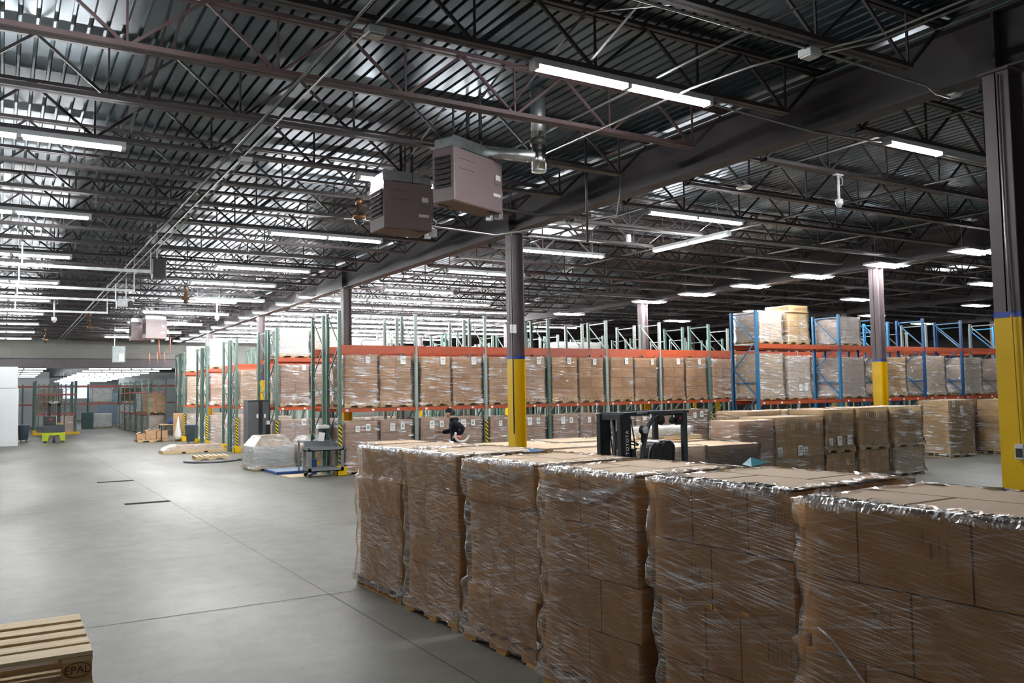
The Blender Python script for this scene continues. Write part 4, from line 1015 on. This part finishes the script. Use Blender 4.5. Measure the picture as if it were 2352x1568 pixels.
for (x, y) in ((.06, .06), (.84, .06), (.06, .44), (.84, .44)):
    c = MB().lathe([(.045, -.015), (.055, -.01), (.055, .01), (.045, .015)], (x, y, .056), 14, 'y').build('caster', 'rubber', t); MB().box(x-.02, y-.02, .09, x+.02, y+.02, .14).build('caster_fork', 'galv', c)
MB().tube([(.92, .05, .66), (1.0, .05, .72), (1.0, .45, .72), (.92, .45, .66)], .012, 8).build('push_handle', 'grey', t)
tag(MB().box(7.0, 21.95, .0, 7.13, 22.05, .40).build('blue_bin', 'blue'), 'narrow blue bin standing behind the cart', 'bin')
if False: load(7.98, 20.7, 0, .82, .9, .72, 'small filmed load with a crumpled top at the corner of the near row', 0, 2, 1, 'cardpale', 'filmheavy', 'wood', ())
# stretch wrapper tower
t = thing('stretch_wrapper', 'dark grey pallet wrapping machine tower among the racks', 'machine', (6.83, 28.0, 0))
MB().box(0, 0, 0, .66, .62, 1.92).build('tower', 'darkgrey', t, bevel=.01); MB().box(.33, -.01, 0, .46, .0, 1.92).build('mast_slot', 'black', t); MB().box(.0, -.02, 1.92, .66, .64, 1.96).build('top_plate', 'darkmetal', t)
for x in (.26, .50): MB().box(x, -.016, 1.38, x+.06, -.01, 1.50).build('warning_sticker', 'paper', t)
MB().box(.56, -.06, .72, .70, .0, 1.16).build('control_box', 'black', t); MB().box(.58, -.07, 1.16, .68, -.01, 1.28).build('display', 'housing', t)
t = thing('wrapper_turntable', 'round black turntable of the wrapping machine, flat on the floor', 'turntable', (5.85, 28.85, 0)); MB().lathe([(.82, 0), (.84, .02), (.82, .06), (.78, .07)], n=48).build('disc', 'darkgrey', t, True); MB().box(.7, -.3, 0, 1.3, .3, .06).build('ramp', 'darkgrey', t)
t = thing('wooden_pallet', 'empty pale pallet sitting on the round turntable', 'pallet', (5.85, 28.95, .07), radians(-3)); inst('deck', PM['woodpale'], t, (0, 0, 0), (1.0, 1.0, 1))
# long low crate with film
t = thing('long_crate', 'long low timber crate with foil-wrapped goods lying in the aisle', 'crate', (5.15, 33.7, 0), radians(2)); MB().box(0, 0, 0, 2.25, .9, .12).build('timber_base', 'woodpale', t)
m = MB(); m.prism([(.04, .12), (2.15, .12), (2.05, .30), (.5, .30), (.2, .22)], 'y', .06, .84); m.build('goods', 'cardpale', t); m = MB(); m.prism([(.0, .10), (2.2, .10), (2.08, .33), (.48, .33), (.15, .24)], 'y', .02, .88); m.build('stretch_wrap', 'filmheavy', t)
s = MB(); [s.box(x, -.005, .0, x+.14, .0, .06) for x in (.65, 1.45)]; s.build('fork_slot', 'black', t)
# slate bins
def bin_(x, y, lb, s=1.0):
    t = thing('waste_bin', lb, 'bin', (x, y, 0)); MB().lathe([(.19*s, .10*s), (.25*s, .78*s), (.27*s, .79*s), (.27*s, .83*s), (.25*s, .83*s)], n=22).build('barrel', 'bin', t, True)
    MB().box(-.30*s, -.03, .70*s, .30*s, .03, .74*s).build('handle', 'bin', t)
    for k in range(4): a = k*pi/2+.7; MB().lathe([(.035, -.012), (.035, .012)], (.15*s*cos(a), .15*s*sin(a), .05), 10, 'y').build('caster', 'rubber', t)
bin_(7.38, 40.6, 'slate grey wheeled bin beside the striped rack post', 1.05); bin_(.98, 49.5, 'slate grey wheeled bin beside the white partition', 1.05)
# white partition on the left
t = thing('white_partition', 'tall white panel partition at the edge of the left aisle', 'partition', (-2.2, 45.5, 0)); MB().box(0, 0, 0, 2.88, .5, 2.64).build('lower_panel', 'whitewall', t); MB().box(0, -.02, 2.66, 2.84, .5, 3.64).build('upper_panel', 'whitewall', t); MB().box(2.62, -.01, 2.45, 2.74, 0, 2.55).build('notice', 'housing', t)
sc_ = MB(); rd = random.Random(3); [sc_.box(2.1+rd.random()*.7, -.004, .12+rd.random()*.25, 2.12+rd.random()*.7, -.001, .15+rd.random()*.25) for _ in range(0)]
# lime reach truck seen from behind
t = thing('reach_truck', 'lime and charcoal stand-up reach truck seen from behind in the aisle', 'forklift', (2.2, 47.1, 0), radians(-4))
MB().prism([(-.50, .08), (-.50, .50), (.50, .50), (.50, .08), (.30, .08), (.24, .36), (-.18, .36), (-.24, .08)], 'y', 0, .9).build('chassis', 'lime', t, bevel=.02)
MB().box(-.48, .02, .50, .48, .85, .82).build('battery_box', 'darkmetal', t, bevel=.02)
MB().box(-.47, .1, .82, .47, .85, .86).build('cover_plate', 'darkmetal', t); MB().box(-.40, .3, .86, .08, .85, 1.28).build('operator_pod', 'black', t, bevel=.02)
MB().lathe([(.13, -.05), (.15, 0), (.13, .05)], (.03, .12, .15), 18, 'x').build('drive_wheel', 'rubber', t, True)
for x in (-.42, .34): MB().box(x, .0, .0, x+.1, .12, .10).build('outrigger_foot', 'black', t)
for (x, y) in ((-.47, .1), (.42, .1), (-.47, .8), (.42, .8)): MB().box(x, y, .82, x+.05, y+.05, 1.93).build('guard_pillar', 'darkmetal', t)
g = MB(); g.box(-.50, .05, 1.93, .50, .9, 1.98); g.build('overhead_guard', 'darkmetal', t)
for x in (-.30, .12): MB().box(x, .88, .3, x+.15, 1.0, 1.93).build('mast_channel', 'black', t)
MB().box(-.14, .86, .3, .10, .9, 1.3).build('mast_window', 'glassy', t)
y_ = MB(); [y_.box(.14+k*.055, .1, .88, .165+k*.055, .13, .97) for k in range(4)]; y_.build('control_lever', 'yellow', t)
MB().box(-.2, .295, 1.1, -.06, .30, 1.16).build('red_badge', 'red', t)
text('CLARK', .13, (0, .04, 1.955), (pi/2, 0, 0), 'paper', t)
# pallet of opened cartons
t = thing('wooden_pallet', 'pallet with three opened cartons at the aisle edge', 'pallet', (6.25, 44.6, 0)); inst('deck', PM['wood'], t, (0, 0, 0), (1.35, 1.2, 1))
for k, (x, y, w, h, lb) in enumerate(((5.78, 44.5, .40, .26, 'small opened carton at one end of the opened-carton pallet'), (6.18, 44.3, .46, .40, 'opened carton in the middle of the opened-carton pallet'), (6.68, 44.3, .48, .40, 'opened carton with raised flaps on the opened-carton pallet'))):
    t = thing('open_carton', lb, 'carton', (x, y, .13)); inst('body', CM['card'], t, (0, 0, 0), (w, .5, h))
    f = MB(); f.add([(-w/2, -.25, h), (0, -.25, h+.09), (0, .25, h+.09), (-w/2, .25, h)], [(0, 1, 2, 3)]); f.add([(w/2, -.25, h), (w/2+.12, -.25, h+.06), (w/2+.12, .25, h+.06), (w/2, .25, h)], [(0, 1, 2, 3)]); f.build('flap', 'cardtoplit', t)
# little table with blue bag, cardboard sheet and white bag beside
t = thing('side_table', 'small wooden table with black legs by the yellow column', 'table', (6.55, 43.9, 0)); MB().box(0, 0, .78, 1.0, .7, .82).build('table_top', 'wood', t)
for (x, y) in ((.05, .03), (.9, .03), (.05, .62), (.9, .62)): MB().box(x, y, 0, x+.05, y+.05, .78).build('leg', 'black', t)
tag(MB().lathe([(.10, 0), (.17, .06), (.17, .2), (.08, .27)], n=14).build('bag', 'blue', None, True, (7.15, 44.2, .82)), 'blue bag sitting on the small wooden table', 'bag')
tag(MB().box(7.1, 43.6, .0, 7.6, 43.64, 1.35).build('cardboard_sheet', 'card'), 'upright cardboard sheet leaning by the small table', 'cardboard')
tag(MB().lathe([(.16, 0), (.19, .2), (.08, .7), (.02, 1.1)], n=12).build('bag', 'inner', None, True, (7.3, 43.45, .1)), 'white plastic bag hanging on the cardboard sheet', 'bag')
# floor grates
for (x, y, lb) in ((2.10, 18.35, 'slotted steel floor drain nearer the camera along the joint'), (2.07, 23.6, 'slotted floor drain farther along the floor joint')):
    t = thing('floor_drain', lb, 'drain', (x, y, 0)); m = MB(); m.box(0, -.13, 0, .84, -.115, .004); m.box(0, .115, 0, .84, .13, .004)
    for k in range(24): m.box(k*.0355, -.115, 0, k*.0355+.014, .115, .004)
    m.build('slotted_cover', 'pitbar', t); MB().box(0, -.12, .0005, .84, .12, .0015).build('drain_channel', 'pit', t)

# ---- the column equipment
t = thing('switch_box', 'small grey switch box mounted low on the tallest yellow column', 'switch', (8.08, 4.38, 1.43)); MB().box(-.03, -.04, -.07, .04, .04, .07).build('body', 'housing', t, bevel=.006); MB().box(-.034, -.03, -.05, -.03, .03, .03).build('face', 'heater_dark', t); MB().tube([(0, 0, .07), (0, .01, .45), (.0, .02, 1.27)], .010, 6).build('cord', 'yellow', t)
pipe('conduit', [(8.09, 4.40, 2.72), (8.09, 4.42, 3.5), (8.09, 4.42, 5.0)], .011, 'conduit', 'conduit running up the nearest tall column')
pipe('conduit', [(8.08, 13.45, 1.3), (8.08, 13.45, 4.95), (7.98, 13.42, 5.03)], .012, 'darkpipe', 'dark conduit running up the middle yellow column')
t = thing('switch_box', 'white switch box on the middle yellow column above its paint', 'switch', (8.10, 13.48, 3.15)); MB().box(-.06, -.04, 0, .06, .0, .16).build('body', 'white', t, bevel=.006)
t = thing('cable_bundle', 'loose loop of dark cables hanging near the far column top', 'cable', (8.62, 22.35, 4.9))
m = MB(); rd = random.Random(5)
for k in range(5): m.tube([(.28*cos(a/8*2*pi)+rd.uniform(-.05, .05)+k*.12, rd.uniform(-.05, .05), -.25+.30*sin(a/8*2*pi)+rd.uniform(-.04, .04)) for a in range(9)], .008, 5)
m.tube([(.2, 0, .05), (.1, .1, .3), (.1, .12, .88)], .01, 5); m.build('cable_loop', 'black', t, True)

# ================================================================ FORKLIFT
F = thing('forklift', 'black and grey sit-down forklift with lowered mast parked behind the near row', 'forklift', (8.13, 10.35, 0), radians(0))
# local: X back from mast, Y away from camera
for s, y in enumerate((0, .52)):
    c = MB(); c.box(-.02, y, .05, .16, y+.10, 1.70); c.box(.02, y+.10, .05, .06, y+.13, 1.66); c.box(.162, y+.02, .05, .20, y+.10, 1.66)
    mc = c.build('mast_column', 'mast', F, bevel=.008)
    g = MB(); [g.box(x, y-.004, .1, x+.008, y, 1.66) for x in (-.01, .015)]; g.build('roller_groove', 'black', mc)
MB().box(.0, .08, 1.60, .14, .56, 1.69).build('mast_crosshead', 'mast', F); MB().box(0, .08, .5, .14, .56, .6).build('mast_crosshead', 'mast', F); MB().box(.06, .0, 1.69, .30, .62, 1.715).build('mast_top_plate', 'mast', F)
MB().tube([(.10, .32, .2), (.10, .32, 1.6)], .03, 10).build('lift_cylinder', 'darkmetal', F, True)
m = MB(); m.tube([(.22, .05, 1.62), (.28, .05, 1.3), (.30, .05, 1.0), (.32, .02, .8)], .011, 6); m.tube([(.2, .57, 1.6), (.25, .57, 1.1), (.3, .5, .8)], .011, 6); m.build('hydraulic_hose', 'black', F, True)
m = MB(); m.box(-.10, -.1, .25, -.05, .75, .9); m.tube([(-.12, -.12, .95), (-.45, -.10, .98), (-.5, .3, .98), (-.45, .7, .98), (-.12, .75, .95)], .015, 6); m.build('carriage_backrest', 'mast', F)
for y in (.08, .5): MB().box(-1.1, y, .05, -.05, y+.1, .09).build('fork', 'mast', F)
# body
m = MB(); m.prism([(.26, .18), (.26, .76), (.40, .84), (.46, .50), (.66, .50), (.70, .70), (1.36, .74), (1.50, .60), (1.50, .20)], 'y', -.05, .72); m.build('body_shell', 'darkmetal', F, bevel=.03)
MB().box(1.34, -.03, .18, 1.60, .70, .76).build('counterweight', 'darkgrey', F, bevel=.05)
for (x, r) in ((.36, .24), (1.24, .20)):
    for y in (-.08, .62): w = MB().lathe([(r*.6, 0), (r, .02), (r, .14), (r*.6, .16)], (x, y, r), 24, 'y').build('wheel', 'rubber', F, True); MB().lathe([(r*.2, -.01), (r*.5, -.01), (r*.5, .17)], (x, y, r), 16, 'y').build('hub', 'grey', w, True)
for y in (-.02, .68):
    m = MB(); m.tube([(.30, y, .74), (.37, y, 1.02), (.45, y, 1.36), (.52, y, 1.52), (.62, y, 1.63), (.76, y, 1.685), (1.24, y, 1.69)], .034, 10); m.build('front_pillar', 'darkmetal', F, True)
    MB().box(1.20, y-.035, .70, 1.28, y+.035, 1.70).build('rear_pillar', 'darkmetal', F)
m = MB(); m.box(.52, -.05, 1.69, 1.33, .0, 1.73); m.box(.52, .66, 1.69, 1.33, .71, 1.73); [m.box(.50+k*.13, -.02, 1.69, .53+k*.13, .68, 1.72) for k in range(7)]; m.box(.14, .02, 1.66, .56, .30, 1.70); m.build('guard_roof', 'darkmetal', F)
MB().tube([(1.02, .0, 1.62), (1.02, .0, 1.69)], .012).build('lamp_stem', 'black', F)
for (x, y, z, r) in ((.80, .02, 1.585, .080), (1.02, .0, 1.575, .058)): MB().lathe([(r*.3, -.03), (r, -.005), (r, .02), (r*.8, .03)], (x, y, z), 18, 'y').build('rear_mirror', 'black', F, True)
q = MB().lathe([(.02, -.02), (.072, .01), (.074, .05), (.03, .10)], (.34, -.13, 1.45), 18, 'y').build('headlamp', 'black', F, True); MB().lathe([(.058, -.028), (.06, -.024)], (.34, -.13, 1.45), 18, 'y').build('lens', 'glassy', q, True)
MB().box(.325, -.10, 1.25, .355, -.06, 1.40).build('lamp_bracket', 'black', F)
MB().lathe([(.02, -.08), (.07, -.04), (.075, .0), (.065, .01)], (.26, .45, 1.36), 18, 'y').build('headlamp', 'black', F, True)
MB().box(1.08, -.05, 1.50, 1.20, .02, 1.66).build('rear_lamp_box', 'black', F); MB().box(1.12, -.055, 1.59, 1.16, -.05, 1.62).build('red_lens', 'red', F)
MB().box(.52, .60, .7, .58, .68, 1.68).build('far_side_pillar', 'darkmetal', F); MB().box(.56, .58, 1.28, .60, .70, 1.64).build('far_mirror_panel', 'black', F)
MB().prism([(.02, .70), (.12, 1.02), (.24, 1.05), (.34, .76)], 'y', .12, .46).build('dashboard', 'black', F, bevel=.04)
pts = [(.30+.13*cos(a*pi/10), .20+.15*sin(a*pi/10), 1.25-.05*cos(a*pi/10)) for a in range(21)]
MB().tube(pts, .013, 6, False).build('steering_wheel', 'black', F, True)
MB().tube([(.24, .22, 1.0), (.30, .20, 1.24)], .03, 8).build('steering_column', 'black', F, True)
MB().prism([(.62, .74), (.62, .88), (1.05, .86), (1.1, .74)], 'y', .10, .60).build('seat_cushion', 'blacksheet', F, bevel=.05)
MB().prism([(.86, .80), (.80, 1.0), (.82, 1.18), (.90, 1.265), (1.08, 1.26), (1.17, 1.17), (1.14, .80)], 'y', .08, .60).build('seat_back', 'blacksheet', F, bevel=.05)
MB().prism([(.62, .80), (.57, .98), (.61, 1.15), (.72, 1.24), (.86, 1.22), (.84, .80)], 'y', .02, .12).build('seat_bolster', 'blacksheet', F, bevel=.04)
m = MB(); m.box(.18, -.02, .95, .22, .08, 1.16); m.tube([(.18, .02, .9), (.24, 0, 1.12), (.30, .02, 1.16)], .012, 5); m.tube([(.2, .1, .95), (.28, .02, 1.08)], .01, 5); m.build('valve_lever', 'black', F)
text('TOYOTA', .082, (.10, -.006, 1.26), (pi/2, -pi/2, 0), 'paper', F, 'logo_lettering', .002, 1.15)


# ================================================================ PERSON
def skin_obj(name, verts, edges, radii, mat, parent, root=0, sub=2):
    me = bpy.data.meshes.new(name); me.from_pydata(verts, edges, []); me.materials.append(MT[mat])
    o = bpy.data.objects.new(name, me); COL.objects.link(o); o.parent = parent
    md = o.modifiers.new('skin', 'SKIN'); md.use_smooth_shade = True
    sk = me.skin_vertices[0] if me.skin_vertices else None
    if sk is None:
        with bpy.context.temp_override(object=o, active_object=o, selected_objects=[o]):
            pass
    for i, r in enumerate(radii):
        sv = me.skin_vertices[0].data[i]; sv.radius = r if isinstance(r, tuple) else (r, r); sv.use_root = (i == root)
    s = o.modifiers.new('subsurf', 'SUBSURF'); s.levels = sub; s.render_levels = sub
    return o
# local: faces -X (toward the left of the frame), Y away from the camera; feet at z 0, height ~1.70
PR = thing('person', 'person in black hoodie and backwards black cap striding along the rack, carrying a tape roll', 'person', (9.05, 17.75, 0), radians(-30)); PR.scale = (1.0, 1.0, 1.05)
V = [(.02, 0, .86), (.02, 0, .98), (-.0, 0, 1.14), (-.02, 0, 1.28), (-.04, 0, 1.37), (-.09, 0, 1.43),
     (-.02, -.20, 1.33), (.22, -.28, 1.20), (.12, -.25, 1.06),
     (-.06, .19, 1.32), (-.10, .24, 1.13), (-.30, .14, 1.10),
     (.02, -.10, .80), (-.08, -.11, .46), (.12, -.11, .12), (.14, -.11, .06), (-.03, -.11, .04),
     (.02, .10, .80), (.06, .11, .46), (-.14, .11, .10), (-.14, .11, .05), (-.30, .11, .04)]
E_ = [(0, 1), (1, 2), (2, 3), (3, 4), (4, 5), (3, 6), (6, 7), (7, 8), (3, 9), (9, 10), (10, 11), (0, 12), (12, 13), (13, 14), (14, 15), (15, 16), (0, 17), (17, 18), (18, 19), (19, 20), (20, 21)]
Rr = [(.15, .17), (.145, .165), (.165, .19), (.15, .17), (.09, .10), (.052, .052), .095, .068, .045, .09, .062, .045, .115, .08, .05, .045, .035, .115, .08, .05, .045, .035]
try:
    def make_skin(name, V, E_, Rr, mat, parent, sub=2):
        me = bpy.data.meshes.new(name); me.from_pydata(V, E_, []); me.materials.append(MT[mat])
        o = bpy.data.objects.new(name, me); COL.objects.link(o); o.parent = parent
        bpy.context.view_layer.objects.active = o; o.select_set(True)
        md = o.modifiers.new('skin', 'SKIN'); md.use_smooth_shade = True; md.branch_smoothing = .6
        if not me.skin_vertices:
            bpy.ops.object.modifier_remove(modifier='skin'); bpy.ops.object.modifier_add(type='SKIN'); md = o.modifiers[0]; md.use_smooth_shade = True; md.branch_smoothing = .6
        for i, r in enumerate(Rr):
            sv = me.skin_vertices[0].data[i]; sv.radius = r if isinstance(r, tuple) else (r, r); sv.use_root = (i == 0)
        s = o.modifiers.new('subsurf', 'SUBSURF'); s.levels = sub; s.render_levels = sub; o.select_set(False)
        return o
    body = make_skin('body', V, E_, Rr, 'cloth', PR)
    # hands
    def hand(p, dirv, up, curl, nm='hand'):
        p = Vector(p); d_ = Vector(dirv).normalized(); u = Vector(up).normalized(); sdv = d_.cross(u).normalized()
        VV = [p, p+d_*.045, p+d_*.085]; EE = [(0, 1), (1, 2)]; RRr = [(.022, .018), (.032, .016), (.034, .014)]
        for k, L in enumerate((.060, .070, .066, .052)):
            b = p+d_*.088+sdv*(-.027+k*.018); a1 = b+d_*L*.45-u*L*.45*curl; a2 = a1+d_*L*.35*(1-curl*.5)-u*L*.5*curl
            n0 = len(VV); VV += [b, a1, a2]; EE += [(2, n0), (n0, n0+1), (n0+1, n0+2)]; RRr += [.0085, .008, .007]
        n0 = len(VV); VV += [p+d_*.03-sdv*.034, p+d_*.06-sdv*.05-u*.02, p+d_*.09-sdv*.048-u*.03]; EE += [(0, n0), (n0, n0+1), (n0+1, n0+2)]; RRr += [.012, .010, .008]
        return make_skin(nm, [tuple(v) for v in VV], EE, RRr, 'skin', PR, 1)
    hand((-.295, .14, 1.10), (-1, -.1, .0), (0, 0, -1), .5); hand((.09, -.26, 1.045), (-.9, -.05, -.15), (0, -.6, .8), .7)
except Exception as ex:
    print('skin failed', ex)
# head
def ball(name, c, r, mat, parent, n=20, shape=None):
    m = MB(); prof = [(max(.001, r*sin(pi*k/n)), -r*cos(pi*k/n)) for k in range(n+1)]
    m.lathe(prof, (0, 0, 0), 24); 
    if shape: m.v = [shape(*v) for v in m.v]
    m.v = [(v[0]+c[0], v[1]+c[1], v[2]+c[2]) for v in m.v]
    return m.build(name, mat, parent, True)
def headshape(x, y, z):
    k = 1.0 if z > -.02 else 1-.35*min(1, (-z-.02)/.09)
    x2 = x*1.05; y2 = y*.80*k
    if x < 0 and z < 0: x2 = x*(1.0+.08)
    return (x2, y2, z*1.18)
hd = ball('head', (-.125, 0, 1.515), .084, 'skin', PR, 20, headshape)
MB().add([(-.208, 0, 1.54), (-.230, 0, 1.505), (-.208, -.014, 1.500), (-.208, .014, 1.500), (-.210, 0, 1.496)], [(0, 2, 1), (0, 1, 3), (1, 2, 4), (1, 4, 3)]).build('nose', 'skin', hd, True)
for y in (-.029, .029): ball('eye', (-.201, y, 1.532), .009, 'hair', hd, 8)
MB().box(-.208, -.018, 1.466, -.203, .018, 1.471).build('mouth', 'red', hd)
for y in (-.068, .068): ball('ear', (-.112, y, 1.515), .021, 'skin', hd, 10, lambda x, y, z: (x*.7, y*.4, z*1.2))
ball('hair', (-.105, 0, 1.53), .090, 'hair', PR, 18, lambda x, y, z: (max(x, -.02)*1.0, y*.82, z*1.0 if z > -.04 else -.04+(z+.04)*.5))
ball('cap', (-.122, 0, 1.556), .092, 'cloth', PR, 18, lambda x, y, z: (x*1.03, y*.86, max(z, -.012)*1.0))
m = MB(); m.tube([(-.035, 0, 1.545), (.01, 0, 1.515)], [.045, .025], 10); m.build('cap_peak', 'cloth', PR, True)
MB().tube([(-.055, 0, 1.37), (-.085, 0, 1.43), (-.115, 0, 1.49)], [.055, .048, .046], 12).build('neck', 'skin', PR, True)
m = MB(); m.tube([(-.09, -.06, 1.385), (-.03, -.10, 1.39), (.05, -.05, 1.39), (.06, .04, 1.39), (-.03, .10, 1.39), (-.09, .06, 1.385)], .042, 10); m.build('hood', 'cloth', PR, True)
MB().box(-.165, -.12, 1.235, -.155, -.085, 1.255).build('chest_logo', 'paper', PR)
t = thing('tape_roll', 'white stretch-wrap roll held at the hip of the walking person', 'roll', (9.03, 17.36, 1.10))
m = MB(); m.tube([(.17*cos(a*pi/12), 0, .14*sin(a*pi/12)) for a in range(10, 25)], .026, 8); m.build('white_band', 'inner', t, True); MB().lathe([(.03, -.03), (.05, 0), (.03, .03)], (-.07, 0, -.04), 14, 'y').build('tape_core', 'copper', t, True)
tag(MB().box(8.70, 17.99, 1.165, 8.81, 18.06, 1.18).build('hand_scanner', 'black'), 'dark phone held out in the front hand of the person', 'phone')

# ================================================================ FAR ROOM
rack('rear rack row of the far room under red beams', -3.0, 72, 9, 2.168, ['low'], [(1.80, .10, 'redbeam'), (3.15, .13, 'redbeam')], tags=False)
rack('green rack standing lengthwise behind the lime truck', 1.75, 58.3, 1, 2.168, ['low'], [(1.25, .08, 'redbeam'), (2.45, .08, 'redbeam')], tags=False)
rack('second green rack close behind the lengthwise one', 1.75, 61.5, 1, 2.168, ['low'], [(1.25, .08, 'redbeam'), (2.45, .08, 'redbeam')], tags=False)
t = rack('long green rack with pinkish beams lining the far aisle beyond the opening', 7.2, 66.2, 5, 2.75, ['low'], [(1.20, .08, 'redbeam'), (2.5, .08, 'redbeam')], tags=False); t.rotation_euler = (0, 0, -pi/2)
t = thing('floor_guard', 'yellow bar guard at the foot of the lengthwise rack', 'guard', (1.6, 58.05, 0)); MB().box(0, 0, 0, 2.5, .06, .16).build('bar', 'yellow', t); MB().prism([(0, 0), (.3, 0), (.3, .1), (.15, .3), (0, .3)], 'y', -.02, .08).build('end_shoe', 'yellow', t)
load(3.2, 58.75, 0, 1.1, .9, 1.1, 'grey filmed load on the floor of the lengthwise rack', 0, 4, 1, 'cardpink', 'filmheavy', 'wood', ())
load(2.3, 61.9, 1.3, 1.0, .9, 1.0, 'brown load on the lengthwise rack shelf', 0, 1, 1, 'card', 'film', 'wood', ())
for k, (x, y, z, w, h, c, lb) in enumerate(((6.3, 69.5, 0, 1.4, 1.05, 'inner', 'silver filmed pallet with brown trays at the rear wall racks'), (8.2, 69.5, 0, 1.5, 1.6, 'inner', 'tall bulky grey filmed load with lime note at the rear'), (6.6, 72.4, 1.82, 1.4, 1.1, 'inner', 'pale filmed load on the rear red beam'), (8.7, 72.4, 1.82, 1.4, 1.15, 'carddark', 'dark brown crate on the rear red beam'), (3.2, 72.4, 1.82, 1.4, 1.1, 'cardpale', 'tan filmed load on the rear red beam'), (.5, 72.4, 1.82, 1.3, 1.0, 'inner', 'white filmed load at the rear beam end'))):
    load(x, y, z, w, .95, h, lb, 0, 1, 1, c, 'filmheavy' if c != 'carddark' else None, 'wood', ())
for k in range(5):
    load(7.72, 54.0+k*2.6, 0, .95, 1.7, 1.10, f'grey filmed load on the far side rack floor, {ORD[k]} deeper in', 0, 1, 1, 'cardpale', 'filmheavy', 'wood', ())
load(7.70, 53.9, 1.22, .95, 1.9, 1.15, 'brown carton load with white tabs on the side rack beyond the opening', 0, 4, 2, 'card', None, 'wood', ())
load(7.7, 57.6, 1.22, .9, 1.2, 1.15, 'white filmed load on the side rack beyond the opening', 0, 1, 1, 'inner', 'filmheavy', 'wood', ())
struct('door_1', MB().box(6.9, 78, 0, 8.3, 78.1, 2.6), 'doorblue'); struct('wall_partition', MB().box(8.4, 78, 0, 20, 78.2, 4.3), 'whitewall')
struct('wall_partition_left', MB().box(-9, 76, 0, 3.2, 76.2, 4.3), 'whitewall')
for k in range(5):
    f = thing('spare_rack_frame', f'spare green upright frame stored flat-on behind the lime truck, {ORD[k]} of five', 'rack frame', (1.95+k*.28, 59.5+k*.25, .0), -pi/2)
    inst('upright_post', RM['green'][0], f, (0, 0, 0), (1, 1, .72)); p = inst('upright_post', RM['green'][0], f, (0, DR, 0), (1, 1, .72)); inst('frame_brace', RM['green'][1], f, (0, 0, 0), (1, 1, .72))
t = thing('green_cabinet', 'dark green metal cabinet at the end of the far aisle', 'cabinet', (5.0, 68.8, 0)); MB().box(0, 0, 0, .75, .6, 1.15).build('body', 'green', t, bevel=.02); MB().box(.05, -.01, .7, .7, 0, .72).build('drawer_gap', 'black', t)
struct('window_3', MB().box(4.0, 77.8, 2.2, 6.2, 77.9, 3.6), 'daywindow')
